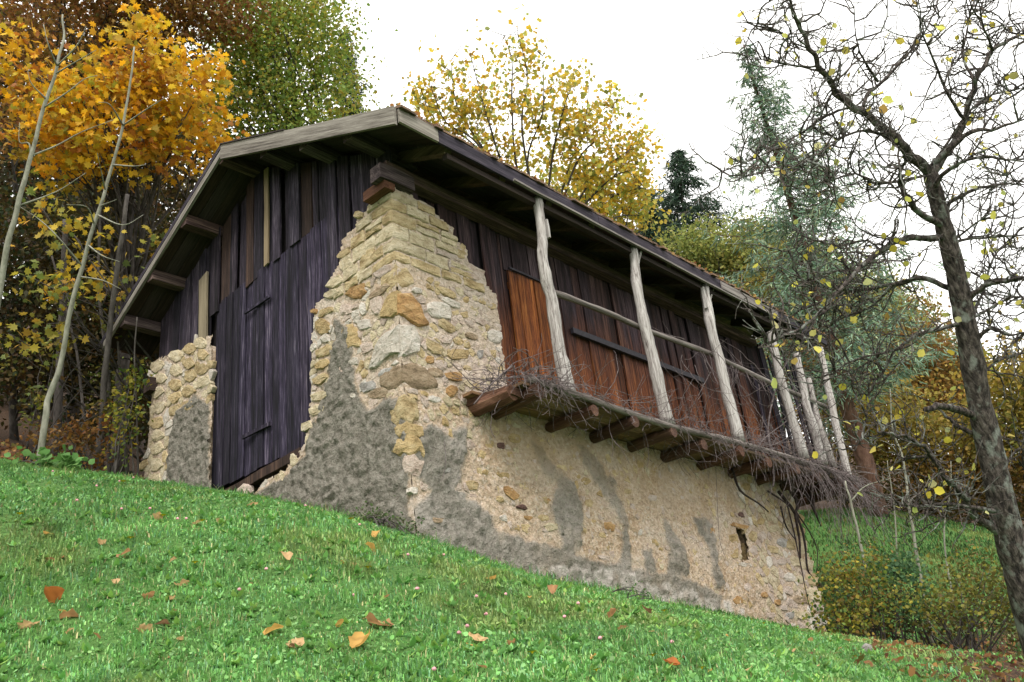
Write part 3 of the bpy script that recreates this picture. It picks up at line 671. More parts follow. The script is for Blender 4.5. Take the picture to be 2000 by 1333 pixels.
# rubble between the traced stones: irregular cells fitted to one another with thin mortar joints
JOINED = {}
def cells(face, outline, cond, sz, keepf, gap, pal, parent, joined=False, drange=(.0, .02), aspect=1.45):
    us = [p[0] for p in outline]; zs = [p[1] for p in outline]; S = []
    u0, u1, z0, z1 = max(-.05, min(us)), max(us), min(zs), max(zs); row = 0; z = z0
    while z < z1:
        u = u0 + (row % 2) * sz * aspect / 2
        while u < u1:
            if random.random() < .86: S.append((u + U(-.36, .36) * sz * aspect, z + U(-.3, .3) * sz))
            u += sz * aspect
        z += sz; row += 1
    S = np.array(S)
    for (cu, cz) in S:
        if cu < .06 or not inpoly(cu, cz, outline) or not cond(cu, cz) or grey_at(face, cu, cz) or random.random() > keepf: continue
        if face == 'l' and inpoly(cu, cz, NICHE): continue
        if any(math.hypot(cu - a, cz - b) < c * .95 for a, b, c in PLACED[face]): continue
        P = [(cu - 2 * sz, cz - 1.5 * sz), (cu + 2 * sz, cz - 1.5 * sz), (cu + 2 * sz, cz + 1.5 * sz), (cu - 2 * sz, cz + 1.5 * sz)]
        dd = np.hypot(S[:, 0] - cu, S[:, 1] - cz); nb = S[(dd > 1e-6) & (dd < 4.5 * sz)]
        rivals = [(q[0], q[1], .5) for q in nb]
        for a, b, c in PLACED[face]:
            e = math.hypot(cu - a, cz - b)
            if c < e < 3 * sz + c: rivals.append((a, b, min(.9, max(.1, 1 - (c + .005) / e))))   # stay clear of the big stone
        for (nu_, nz_, f) in rivals:
            mu, mz = cu + (nu_ - cu) * f, cz + (nz_ - cz) * f; du, dz_ = nu_ - cu, nz_ - cz; Q = []
            for i in range(len(P)):
                A, B = P[i], P[(i + 1) % len(P)]; sa = (A[0] - mu) * du + (A[1] - mz) * dz_; sb = (B[0] - mu) * du + (B[1] - mz) * dz_
                if sa <= 0: Q.append(A)
                if sa * sb < 0: k = sa / (sa - sb); Q.append((A[0] + (B[0] - A[0]) * k, A[1] + (B[1] - A[1]) * k))
            P = Q
            if len(P) < 3: break
        if len(P) < 3: continue
        ar = sum(P[i][0] * P[(i + 1) % len(P)][1] - P[(i + 1) % len(P)][0] * P[i][1] for i in range(len(P))) / 2
        if abs(ar) < .0012: continue
        mc = (sum(p[0] for p in P) / len(P), sum(p[1] for p in P) / len(P)); rad = math.sqrt(abs(ar) / math.pi); sh = max(.45, 1 - gap / rad) * U(.92, 1.0); R = []
        for i in range(len(P)):
            A, B = P[i], P[(i + 1) % len(P)]; L = math.hypot(A[0] - B[0], A[1] - B[1])
            for k in ((.09, .5, .91) if L > .09 else (.12, .88) if L > .03 else (.5,)):
                q = (A[0] + (B[0] - A[0]) * k, A[1] + (B[1] - A[1]) * k); j = rad * .07
                R.append((mc[0] + (q[0] - mc[0]) * sh + U(-j, j), mc[1] + (q[1] - mc[1]) * sh + U(-j, j)))
        if ar < 0: R = R[::-1]
        m = random.choice(pal)
        o = stone_mesh(face, R, U(*drange), ST[m], parent, "stone")
        if joined:
            me = o.data; JOINED.setdefault((parent.name, m), MB()).add([v.co[:] for v in me.vertices], [tuple(f.vertices) for f in me.polygons]); bpy.data.objects.remove(o); bpy.data.meshes.remove(me)
cells('g', OUT_G, lambda u, z: z < lev[6] and z > -2.4, .105, .97, .006, 'ycpwcpcw', pier_g)
cells('l', OUT_L, lambda u, z: z < lev[6] and u < 2.0 and z > -.75, .10, .95, .006, 'ycpcwppyp', wall_l)
cells('l', OUT_L, lambda u, z: u < 1.0 and z <= -.75, .10, .8, .012, 'ycptcp', wall_l, True)
cells('l', OUT_L, lambda u, z: 1.0 <= u < 6.7 and z < -.75, .095, .36, .016, 'ppyctyp', wall_l, True, (-.002, .016))
cells('l', OUT_L, lambda u, z: u >= 6.7 and z < -.75, .115, .93, .007, 'cypwpcc', wall_l, True)
cells('g', OUT_P, lambda u, z: True, .13, .97, .007, 'yccw', pier_p)
for (pn, m), mb in JOINED.items(): mb.build("rubble_stones", ST[m], wall_l, False, kind="stuff")
# near-black panel standing for the unlit inside of the slit window
mb = MB(); u0, z0 = on_long(1436, 1100); u1, z1 = on_long(1449, 1036)
mb.box((u0 - .25, .28, z0 - .3), (u1 + .3, .34, z1 + .3)); mb.build("slit_window", M_DARKIN, barn)
for (px, py, w, h, m) in ((1452, 1050, 8, 26, 'b'), (1455, 1078, 10, 28, 't')):
    u, z = on_long(px, py); mb = MB(); mb.box((u, .0, z - .13), (u + .12, .28, z + .13)); mb.build("stone", ST[m], wall_l)

# ---- timber cladding of the gable
def plank(name, face, u0, u1, zb0, zb1, zt0, zt1, d, th, mat, parent, wav=.012, n=5, tilt=0.0):
    # vertical plank: left/right edges wander a little; its own thickness; slightly cupped
    ph1, ph2 = U(0, 50), U(0, 50); V = []; F = []
    for i in range(n + 1):
        k = i / n
        zl = zb0 + (zt0 - zb0) * k; zr = zb1 + (zt1 - zb1) * k
        a = u0 + wav * nz(ph1, zl, 0, 1.4) + tilt * k; b = u1 + wav * nz(ph2, zr, 3, 1.4) + tilt * k
        dd = d + .006 * nz(ph1, zl, 7, .8)
        for (q, z, e) in ((a, zl, dd), (b, zr, dd + U(-.002, .002)), (b, zr, dd - th), (a, zl, dd - th)):
            V.append((-e, q, z) if face == 'g' else (q, -e, z))
        if i:
            A = (i - 1) * 4; B = i * 4
            for j in range(4): F.append((A + j, A + (j + 1) % 4, B + (j + 1) % 4, B + j))
    F.append((3, 2, 1, 0)); e = n * 4; F.append((e, e + 1, e + 2, e + 3))
    if face == 'g': F = [f[::-1] for f in F]
    return mesh(name, V, F, mat, parent)

mb = MB(); mb.box((.16, .35, -1.0), (.2, 5.7, 1.9))
mb.add([(.16, .1, 1.9), (.16, 5.85, 1.9), (.16, RIDGE_Y, RIDGE_Z - .25), (.2, .1, 1.9), (.2, 5.85, 1.9), (.2, RIDGE_Y, RIDGE_Z - .25)], [(0, 1, 2), (5, 4, 3), (0, 2, 5, 3), (1, 4, 5, 2), (0, 3, 4, 1)])
gclad = mb.build("gable_cladding", M_DARKIN, barn)  # dark backing sheet, painted shade seen through the board gaps
SEAM = lambda y: 1.77 + (1.345 + 0 * y) * 0 + (y - 3.93) * (1.961 - 1.771) / (1.344 - 3.928)     # lower edge of the upper tier
gb = [(0.06, .34), (.34, .60), (.60, .84), (.84, 1.09), (1.09, 1.30), (1.30, 1.52), (1.52, 1.66), (1.66, 1.90), (1.90, 2.16), (2.16, 2.40), (2.40, 2.58), (2.58, 2.86), (2.86, 3.10), (3.10, 3.30), (3.30, 3.58), (3.58, 3.76), (3.76, 4.02), (4.02, 4.24)]
for k, (a, b) in enumerate(gb):
    zt = lambda y: roof_z(y) - .20
    bot = SEAM((a + b) / 2) - U(0, .03)
    dd = U(-.075, -.015); m = M_GABLE
    if a < 1.3: bot = {0: 1.2, 1: .95, 2: .7, 3: .45, 4: .42}[min(k, 4)]; 
    if k in (9, 14): dd = -.12
    if k == 7: m = M_BROWNB
    if k in (16, 13): m = M_BROWNB
    plank("board", 'g', a + .004, b - U(.002, .02), bot + U(-.02, .02), bot + U(-.02, .02), zt(a), zt(b), dd, .028, m, gclad)
plank("board", 'g', 2.66, 2.76, SEAM(2.7) + .02, SEAM(2.7), 3.5, 3.5, -.012, .025, M_PALEB, gclad)
# second layer under the seam, right of the door
for k, (a, b, bt) in enumerate(((.86, 1.06, .46), (1.06, 1.27, .5), (1.27, 1.47, .46), (1.47, 1.70, .42))):
    plank("board", 'g', a + .003, b - .006, bt, bt + .02, SEAM(a) - .01, SEAM(b) - .01, U(-.055, -.04), .028, M_DOORW, gclad)
# short boards above the left pier
lb = [(4.26, 4.42), (4.42, 4.60), (4.60, 4.80), (4.80, 4.98), (4.98, 5.16), (5.16, 5.36), (5.36, 5.56), (5.56, 5.82)]
for k, (a, b) in enumerate(lb):
    bz = 1.36 - (a - 4.2) * .14 + U(-.05, .02)
    plank("board", 'g', a + .004, b - .008, bz - .06, bz - .06, roof_z(a) - .2, roof_z(b) - .2, U(-.05, -.02), .028, M_GABLE, gclad)
plank("board", 'g', 4.24, 4.46, 1.33, 1.33, 2.52, 2.46, .012, .03, M_PALEB, gclad, tilt=.06)
# ---- plank door
mb = MB()
mb.bar((.12, 1.75, 1.35), (.12, 4.05, 1.35), .05, .14, (0, 0, 1), 3, .004); mb.bar((.12, 1.75, -.4), (.12, 4.05, -.4), .05, .14, (0, 0, 1), 3, .004)
door = mb.build("door", M_DOORW, barn, label="tall dark plank door of violet-grey boards in the gable")
de = [4.09, 3.93, 3.78, 3.62, 3.44, 3.28, 3.12, 2.97, 2.80, 2.62, 2.46, 2.30, 2.14, 1.98, 1.80, 1.66]
for k in range(len(de) - 1):
    b, a = de[k], de[k + 1]; bot = -1.0 if a > 2.4 else -1.02 - (2.46 - a) * .05
    dd = -.045 + (U(-.014, .014)); 
    if 2.9 <= a <= 3.3: dd -= .018
    plank("board", 'g', a + .005, b - U(.005, .012), bot + U(-.015, .01), bot + U(-.015, .01), min(SEAM(a) + .08, 1.9), min(SEAM(b) + .08, 1.9), dd, .028, M_DOORW, door, wav=.006)
for z, w in ((1.34, .04), (-.50, .05)):
    mb = MB(); mb.bar((.02, 2.60, z - .01), (.02, 3.25, z + .01), .03, w, (0, 0, 1), 3, .003); mb.build("door_bar", M_DOORW, door)
mb = MB(); mb.bar((.06, 1.9, -1.12), (.06, 4.1, -1.16), .16, .12, (0, 0, 1), 5, .012); mb.build("door_sill", M_BROWNB, door)
u, z = on_gable(482, 962); stone_mesh('g', blob(u, z, .26, .2, 0, 9), .08, ST['p'], pier_g)
u, z = on_gable(455, 972); stone_mesh('g', blob(u, z - .02, .3, .12, 0, 9), .05, ST['b'], pier_g)

# ---- timber cladding of the long side behind the balcony
mb = MB(); mb.box((.1, .20, -.95), (9.3, .24, 2.0)); mb.box((9.26, .24, -.95), (9.3, 5.7, 2.0))
sclad = mb.build("side_cladding", M_DARKIN, barn)  # near-black backing imitates the unlit inside behind these boards
x = .02; k = 0
while x < 9.3:
    w = U(.14, .23); x1 = min(x + w, 9.35)
    bz = -.92
    if x < 2.0: bz = max(-.92, .8 - (x * .75))
    if 2.03 <= x + .02 and x1 < 2.88: x = x1; continue          # door opening
    plank("board", 'l', x + .003, x1 - U(.004, .016), bz, bz, 1.93 + U(-.02, .02), 1.93, -.10 + U(-.045, .022), .026, M_SIDE, sclad, wav=.008)
    x = x1; k += 1
mb = MB(); mb.bar((2.05, -0.15 + .3, 1.0), (2.85, .15, 1.0), .04, .1); mb.bar((2.05, .15, -.6), (2.85, .15, -.6), .04, .1)
sdoor = mb.build("side_door", M_SDOOR, barn, label="reddish plank door behind the first balcony post")
for k in range(5):
    a = 2.04 + k * .166; plank("board", 'l', a + .003, a + .162, -.9, -.9, 1.21, 1.21, -.075 + U(-.006, .006), .028, M_SDOOR, sdoor, wav=.004)
for k in range(5):
    a = 2.0 + k * .18; plank("board", 'l', a + .003, a + .172, 1.225, 1.225, 1.93, 1.93, -.10 + U(-.02, .01), .026, M_SIDE, sclad, wav=.006)
mb = MB(); mb.bar((2.03, .05, 1.22), (2.95, .05, 1.22), .03, .03, (0, 0, 1), 3, .003); mb.build("door_lintel", M_IRON, sdoor)
mb = MB(); mb.bar((3.22, .06, .62), (6.6, .06, .60), .05, .085, (0, 0, 1), 6, .004); mb.build("cross_batten", M_IRON, sclad)
# wall plate and corner beam ends
mb = MB(); mb.bar((-.10, .02, 1.86), (8.7, .02, 1.84), .17, .15, (0, 0, 1), 12, .006); mb.build("wall_plate", M_BEAMX, barn)
mb = MB(); mb.bar((-.22, .0, 1.74), (.3, .0, 1.74), .19, .20, (0, 0, 1), 3, .008); mb.build("beam_end", M_BEAMX, barn)
mb = MB(); mb.bar((-.07, -.06, 1.60), (-.07, .33, 1.60), .16, .13, (0, 0, 1), 3, .010); mb.build("beam_end", M_RED, barn)
mb = MB(); mb.bar((-.12, 5.82, 1.18), (.5, 5.82, 1.18), .2, .22, (0, 0, 1), 2, .006); mb.build("beam_end", M_DECKX, barn)

# ---- roof: shingle-covered slopes on planks, purlins and rafters
def slope_pt(x, y, dz): return (x, y, roof_z(y) + dz)
mb = MB()
for s, ye in ((-1, -.74), (1, 6.62)):
    y0, y1 = (RIDGE_Y, ye)
    V = []
    for (x, y, dz) in ((-.5, y0, -.03), (LEN_X, y0, -.03), (LEN_X, y1, -.03), (-.5, y1, -.03), (-.5, y0, -.075), (LEN_X, y0, -.075), (LEN_X, y1, -.075), (-.5, y1, -.075)): V.append(slope_pt(x, y, dz))
    mb.add(V, [(0, 1, 2, 3), (7, 6, 5, 4), (0, 4, 5, 1), (1, 5, 6, 2), (2, 6, 7, 3), (3, 7, 4, 0)])
roof = mb.build("roof", M_SHINGLE, barn, label="shallow shingled gable roof with wide overhanging eaves")
SH = MB(); SH.box((0, 0, 0), (1, 1, 1)); SH = np.array(SH.V)
SHF = np.array([(0, 3, 2, 1), (4, 5, 6, 7), (0, 1, 5, 4), (1, 2, 6, 5), (2, 3, 7, 6), (3, 0, 4, 7)])
sv, sf = [], []; eave_row = []
for side, ye in ((-1, -.80), (1, 6.72)):
    nrow = 18
    for r in range(nrow):
        ya = ye + (RIDGE_Y - ye) * r / nrow; yb = ye + (RIDGE_Y - ye) * (r + 1.35) / nrow
        yb = min(yb, RIDGE_Y) if side < 0 else max(yb, RIDGE_Y)
        x = -.5
        while x < LEN_X:
            w = U(.10, .2); e = U(-.035, .045) * (1 if r == 0 else .5)
            a = ya - e * (1 if side < 0 else -1)
            V = []
            for (ux, uy, uz) in SH:
                yy = a + (yb - a) * uy; V.append((x + ux * (w - .006), yy, roof_z(yy) - .028 + (.026 * (1 - uy)) + uz * (.014 + (.018 if r == 0 else 0)) + (U(0, .004))))
            if r == 0 and side < 0: eave_row.append(V)
            else: sv.append(V); sf.append(SHF + 8 * (len(sv) - 1))
            x += w
o = np_mesh("shingles", np.concatenate([np.array(v) for v in sv]), np.concatenate(sf), M_SHINGLE, parent=roof, kind="stuff")
for V in eave_row: mesh("shingle", V, SHF.tolist(), M_SHINGLE, roof)
# gable overhang: planks running down the slope under the shingles, on lookout purlins
def sl_box(name, x0, x1, ya, yb, top, th, mat, parent, n=4, wob=.003):
    V = []; F = []
    for i in range(n + 1):
        y = ya + (yb - ya) * i / n; e = U(-wob, wob)
        V += [(x0 + e, y, roof_z(y) + top), (x1 + e, y, roof_z(y) + top), (x1 + e, y, roof_z(y) + top - th), (x0 + e, y, roof_z(y) + top - th)]
        if i:
            A = (i - 1) * 4; B = i * 4
            for j in range(4): F.append((A + j, A + (j + 1) % 4, B + (j + 1) % 4, B + j))
    F.append((3, 2, 1, 0)); q = n * 4; F.append((q, q + 1, q + 2, q + 3))
    return mesh(name, V, F, mat, parent)
for (ya, yb) in ((RIDGE_Y - .01, -.72), (RIDGE_Y + .01, 6.6)):
    x = -.49
    while x < .25:
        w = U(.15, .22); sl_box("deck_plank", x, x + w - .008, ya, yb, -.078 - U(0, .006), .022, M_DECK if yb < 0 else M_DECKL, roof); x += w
sl_box("barge_board", -.545, -.505, RIDGE_Y, -.76, -.0, .25, M_BARGE, roof, 5, .004)
sl_box("barge_board", -.545, -.505, RIDGE_Y + .001, 6.56, -.085, .115, M_BARGEL, roof, 5, .004)
sl_box("barge_edge", -.552, -.50, RIDGE_Y + .001, 6.70, .01, .085, M_FASCIA, roof, 8, .004)
sl_box("barge_batten", -.56, -.50, RIDGE_Y, 1.4, .022, .02, M_DECK, roof, 3, .002)
for y in (5.98, 5.12, 4.13, 3.03, 2.05, 1.12, .22):
    z = roof_z(y) - .19; s = .17
    mb = MB(); mb.bar((-.50 + (.06 if y < 3 else 0), y, z), (.6, y, z), s, s, (0, 0, 1), 3, .008); mb.build("purlin", M_BEAMX, roof)
# side eave: rafters from the wall out to the eave, planks along the building between them
y = -.70
while y < .35:
    w = U(.13, .19)
    for (xa, xb) in ((.26, 3.4), (3.41, 6.9), (6.91, LEN_X - .05)):
        mb = MB(); ym = y + w / 2
        V = []
        for (xx, yy, dz) in ((xa, y, -.10), (xb, y, -.10), (xb, y + w - .01, -.10), (xa, y + w - .01, -.10), (xa, y, -.122), (xb, y, -.122), (xb, y + w - .01, -.122), (xa, y + w - .01, -.122)): V.append(slope_pt(xx, yy, dz + (U(-.006, .0))))
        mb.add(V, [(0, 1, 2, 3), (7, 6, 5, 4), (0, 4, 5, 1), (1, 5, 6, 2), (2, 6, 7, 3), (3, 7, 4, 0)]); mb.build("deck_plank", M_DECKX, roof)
    y += w
for x in (.35, 1.25, 2.15, 3.05, 4.0, 4.95, 5.9, 6.85, 7.8, 8.75, 9.6):
    mb = MB(); V0 = slope_pt(x, .35, -.19); V1 = slope_pt(x + U(-.03, .03), -.70, -.185)
    mb.bar(V0, V1, .11, .12, (0, 0, 1), 3, .006); mb.build("rafter", M_BEAMY, roof)
# eave boards
mb = MB(); mb.bar((-.49, -.772, 1.945), (.10, -.772, 1.95), .03, .19, (0, 0, 1), 3, .003); mb.build("fascia_board", M_BARGEX, roof)
for (a, b) in ((.105, 3.1), (3.11, 6.6), (6.61, LEN_X)):
    mb = MB(); mb.bar((a, -.770, 1.945), (b, -.770, 1.945), .03, .185, (0, 0, 1), 5, .003); mb.build("fascia_board", M_FASCIA, roof)
mb = MB(); mb.bar((1.35, -.79, 1.86), (7.4, -.79, 1.83), .04, .028, (0, 0, 1), 14, .005); mb.build("eave_lath", M_SILVERX, roof)
mb = MB(); mb.bar((.3, -.655, 1.815), (LEN_X - .1, -.655, 1.80), .08, .08, (0, 0, 1), 16, .006); mb.build("eave_beam", M_DECKX, roof)
mb = MB(); mb.bar((6.3, -.805, 1.93), (8.2, -.805, 1.92), .02, .14, (0, 0, 1), 5, .006); mb.build("fascia_patch", M_SILVERX, roof)

# ---- balcony
mb = MB()
pts = catmull([(1.25, -.70, -.86), (2.0, -.74, -.89), (3.0, -.72, -.91), (4.0, -.73, -.93), (5.5, -.71, -.86), (7.5, -.72, -.84), (9.9, -.72, -.86)], 6)
mb.tube(pts, [.045 + .012 * nz(i, 0, 0, .7) for i in range(len(pts))], 8, .12)
balc = mb.build("balcony", M_SILVERX, barn, True, label="sagging timber balcony on projecting joists overgrown with dead vine")
for i, x in enumerate((1.02, 1.34, 2.30, 3.17, 4.0, 4.80, 5.75, 6.62, 7.5, 8.3, 9.1, 9.75)):
    mb = MB(); s = U(.13, .16) + (.03 if i < 2 else 0); z = -1.02 + U(-.015, .015); e = -.74 + U(-.03, .03) if i > 0 else -.60
    p = catmull([(x + U(-.03, .03), .25 if x < 8.5 else 2.5, z), (x, -.25, z + U(-.01, .01)), (x + U(-.04, .04), e, z + U(-.02, .02))], 4)
    mb.tube(p, [s * .55 * (1 + .08 * nz(x, k, 0, 2)) for k in range(len(p))], 9, .06); mb.build("joist", M_RED, balc)
y = -.70; k = 0
while y < .10:
    w = U(.13, .19)
    xs = [1.0 + (-.15 if y > -.3 else .2) + U(-.08, .08), U(3.3, 4.2), U(6.2, 7.2), 9.9 + U(-.1, .1)]
    for a, b in zip(xs[:-1], xs[1:]):
        mb = MB(); mb.bar((a, y + w / 2, -.925 + U(-.008, .008)), (b - .01, y + w / 2, -.925 + U(-.008, .008)), w - .012, .035, (0, 0, 1), 3, .004); mb.build("floor_board", M_FLOORU, balc)
    y += w
mb = MB(); mb.bar((.98, .02, -.98), (1.10, -.62, -1.0), .20, .10, (0, 0, 1), 4, .012); mb.build("end_board", M_RED, balc)
def post(pxs, y, r0, r1, name="post"):
    P = [np.array([*on_long(a, b, y)[:1], y, on_long(a, b, y)[1]]) for a, b in pxs]
    P = catmull(P, 5); n = len(P)
    mb = MB(); ph = U(0, 99)
    rr = [(r0 + (r1 - r0) * i / (n - 1)) * (1 + .14 * nz(ph, i * .4, 0)) for i in range(n)]
    P = [p + np.array([.012 * nz(ph, i * .5, 1), .015 * nz(ph, i * .5, 5), 0]) for i, p in enumerate(P)]
    mb.tube(P, rr, 10, .07); mb.build(name, M_SILVER, balc, True)
post([(1050, 388), (1057, 450), (1062, 520), (1078, 590), (1088, 660), (1100, 720), (1113, 772)], -.68, .062, .088)
post([(1236, 484), (1245, 560), (1256, 625), (1272, 690), (1287, 760), (1306, 832)], -.68, .07, .09)
post([(1376, 560), (1388, 640), (1404, 700), (1420, 770), (1446, 865)], -.68, .075, .085)
post([(1504, 650), (1522, 730), (1545, 810), (1570, 896)], -.68, .07, .085)
post([(1556, 690), (1575, 790), (1593, 850), (1608, 908)], -.66, .065, .085)
post([(1580, 740), (1600, 830), (1628, 915)], -.60, .05, .07)
post([(1602, 680), (1620, 770), (1640, 860), (1659, 938)], -.70, .06, .07)
for (a, b, y) in (((1250, 492), (1243, 525), -.70), ((1372, 562), (1380, 602), -.72), ((1392, 566), (1384, 590), -.66), ((1066, 430), (1072, 465), -.74)):
    A = on_long(*a, y); B = on_long(*b, y); mb = MB(); mb.bar((A[0], y, A[1]), (B[0], y, B[1]), .03, .05, (0, 1, 0), 2, .004); mb.build("brace", M_SILVER, balc)
A = catmull([(2.05, -.60, .56), (3.2, -.6, .60), (4.1, -.6, .58), (5.7, -.6, .64), (6.6, -.6, .60), (8.0, -.6, .56), (9.75, -.62, .53)], 5)
mb = MB(); mb.tube(A, [.04 + .008 * nz(i, 2, 0, .6) for i in range(len(A))], 8, .1); mb.build("rail", M_SILVERX, balc, True)
# upright slats closing the far end of the balcony
for k, (x, t) in enumerate(((8.3, .05), (8.5, -.04), (8.72, .03), (8.95, -.05), (9.12, .06), (9.3, -.03), (9.5, -.05), (9.68, .04))):
    plank("slat", 'l', x, x + U(.09, .14), -.9, -.9, U(1.2, 1.75), U(1.2, 1.75), U(-.05, .5), .025, M_GABLE, balc, tilt=t)
#==PART3==
# ------------------------------------------------------------------ foliage builders
def rand_frames(n, up_bias=0.0, rng=RNG):
    # random orthonormal frames (n,3,3); rows are x, y(along leaf), z(normal)
    nrm = rng.normal(size=(n, 3)); nrm[:, 2] = nrm[:, 2] + up_bias * 2.0; nrm /= np.linalg.norm(nrm, axis=1)[:, None]
    a = rng.normal(size=(n, 3)); a -= nrm * (a * nrm).sum(1)[:, None]; a /= np.linalg.norm(a, axis=1)[:, None]
    return np.stack([np.cross(a, nrm), a, nrm], 1)
LEAF_T = (np.array([(0, 0, 0), (.34, .45, .10), (0, 1, -.06), (-.34, .45, .10)], float), np.array([(0, 1, 2), (0, 2, 3)]))
LEAFR_T = (np.array([(0, 0, 0), (.36, .25, .06), (.40, .62, .10), (0, 1, 0), (-.40, .62, .10), (-.36, .25, .06)], float), np.array([(0, 1, 2), (0, 2, 3), (0, 3, 4), (0, 4, 5)]))
_mo = [(0, -.05), (.30, -.12), (.30, .10), (.62, .18), (.36, .34), (.50, .66), (.20, .55), (0, 1.0), (-.20, .55), (-.50, .66), (-.36, .34), (-.62, .18), (-.30, .10), (-.30, -.12)]
MAPLE_T = (np.array([(0, .22, .05)] + [(a, b, -.10 * abs(a)) for a, b in _mo], float), np.array([(0, i + 1, (i + 1) % 14 + 1) for i in range(14)]))
MAPLE_S = (np.array([(0, .25, .05), (0, -.05, 0), (.45, .05, -.05), (.28, .3, 0), (.42, .68, -.05), (0, 1, 0), (-.42, .68, -.05), (-.28, .3, 0), (-.45, .05, -.05)], float), np.array([(0, i + 1, (i + 1) % 8 + 1) for i in range(8)]))
NEEDLE_T = (np.array([(-.06, 0, 0), (.06, 0, 0), (.03, 1, -.05), (-.03, 1, -.05)], float), np.array([(0, 1, 2), (0, 2, 3)]))
def scatter(T, P, size, frames, cols):
    V, F = T; n = len(P); k = len(V)
    W_ = np.einsum('vj,njk->nvk', V, frames) * np.asarray(size)[:, None, None] + P[:, None, :]
    FF = (F[None] + (np.arange(n) * k)[:, None, None]).reshape(-1, 3)
    return W_.reshape(-1, 3), FF, np.repeat(cols, k, 0)
def palette(n, cols, weights=None, var=.25, rng=RNG):
    cols = np.array(cols, float); w = np.array(weights if weights else [1] * len(cols), float); w /= w.sum()
    c = cols[rng.choice(len(cols), n, p=w)] * (1 + rng.uniform(-var, var, (n, 1)))
    c = c * (1 + rng.uniform(-.08, .08, (n, 3)))
    return np.concatenate([np.clip(c, 0, 1), np.ones((n, 1))], 1)
def branch(p, q, sag=.1, wob=.06, n=5):
    p = np.array(p, float); q = np.array(q, float); L = np.linalg.norm(q - p); out = []
    o = RNG.normal(size=3) * wob * L
    for i in range(n + 1):
        k = i / n; out.append(p + (q - p) * k + np.array([0, 0, sag * L]) * math.sin(math.pi * k) * 1.0 + o * math.sin(math.pi * k) + RNG.normal(size=3) * wob * L * .15 * (0 < k < 1))
    return out

def broad_tree(name, label, cat, base, trunk_top, blobs, nclump, per, leaf, pal, wts=None, T=LEAF_T, r0=.12, bark=None, group=None, spread=.45, var=.25, nbr=26, up=.25, tw=True, leafname="crown"):
    """blobs: (px, py, depth, rx, rz) crown volumes in metres; leaves hang in clumps at the branch ends."""
    bark = bark or M_BARKD
    root = empty(name, tuple(base), label, cat, group)
    base = np.array(base, float); top = np.array(trunk_top, float)
    tr = branch(base - np.array([0, 0, .3]), top, 0, .03, 7)
    mb = MB(); mb.tube(tr, [r0 * (1 - .8 * i / 7) for i in range(8)], 8, .05); mb.build("trunk", bark, root, True)
    cl = []
    vol = np.array([b[3] * b[3] * b[4] for b in blobs]); pr = vol / vol.sum()
    for i in range(nclump):
        b = blobs[RNG.choice(len(blobs), p=pr)]; c = at(*b[:3])
        v = RNG.normal(size=3); v /= np.linalg.norm(v); v *= RNG.uniform(.35, 1) ** .6
        cl.append(c + v * np.array([b[3], b[3], b[4]]))
    cl = np.array(cl)
    if nbr:
        mb = MB()
        for i in RNG.choice(nclump, min(nbr, nclump), replace=False):
            e = cl[i]; h = max(.25, min(.98, (e[2] - base[2] - .35 * np.linalg.norm((e - base)[:2])) / max(.1, top[2] - base[2])))
            s = tr[int(h * 7)]
            bp = branch(s, e, .08, .07, 6); L = np.linalg.norm(e - s)
            rb = max(.008, min(r0 * .4, .011 * L)); mb.tube(bp, [rb * (1 - .85 * k / 6) + .003 for k in range(7)], 5)
            for _ in range(4 if tw else 0):
                k = random.randint(2, 5); q = cl[np.argsort(((cl - bp[k]) ** 2).sum(1))[random.randint(0, 6)]]
                sp = branch(bp[k], q, .05, .1, 4); mb.tube(sp, [rb * .4 * (1 - .8 * j / 4) + .0025 for j in range(5)], 4)
        if mb.V: mb.build("branches", bark, root, True, kind="stuff")
    n = nclump * per
    P = np.repeat(cl, per, 0) + RNG.normal(size=(n, 3)) * spread * np.array([1, 1, .7])
    hue = np.repeat(palette(nclump, pal, wts, .12), per, 0)[:, :3]
    own = palette(n, pal, wts, var)
    cols = np.concatenate([.5 * hue + .5 * own[:, :3], np.ones((n, 1))], 1)
    V, F, C = scatter(T, P, leaf * RNG.uniform(.65, 1.25, n), rand_frames(n, up), cols)
    np_mesh(leafname, V, F, M_LEAF, C, root)
    return root

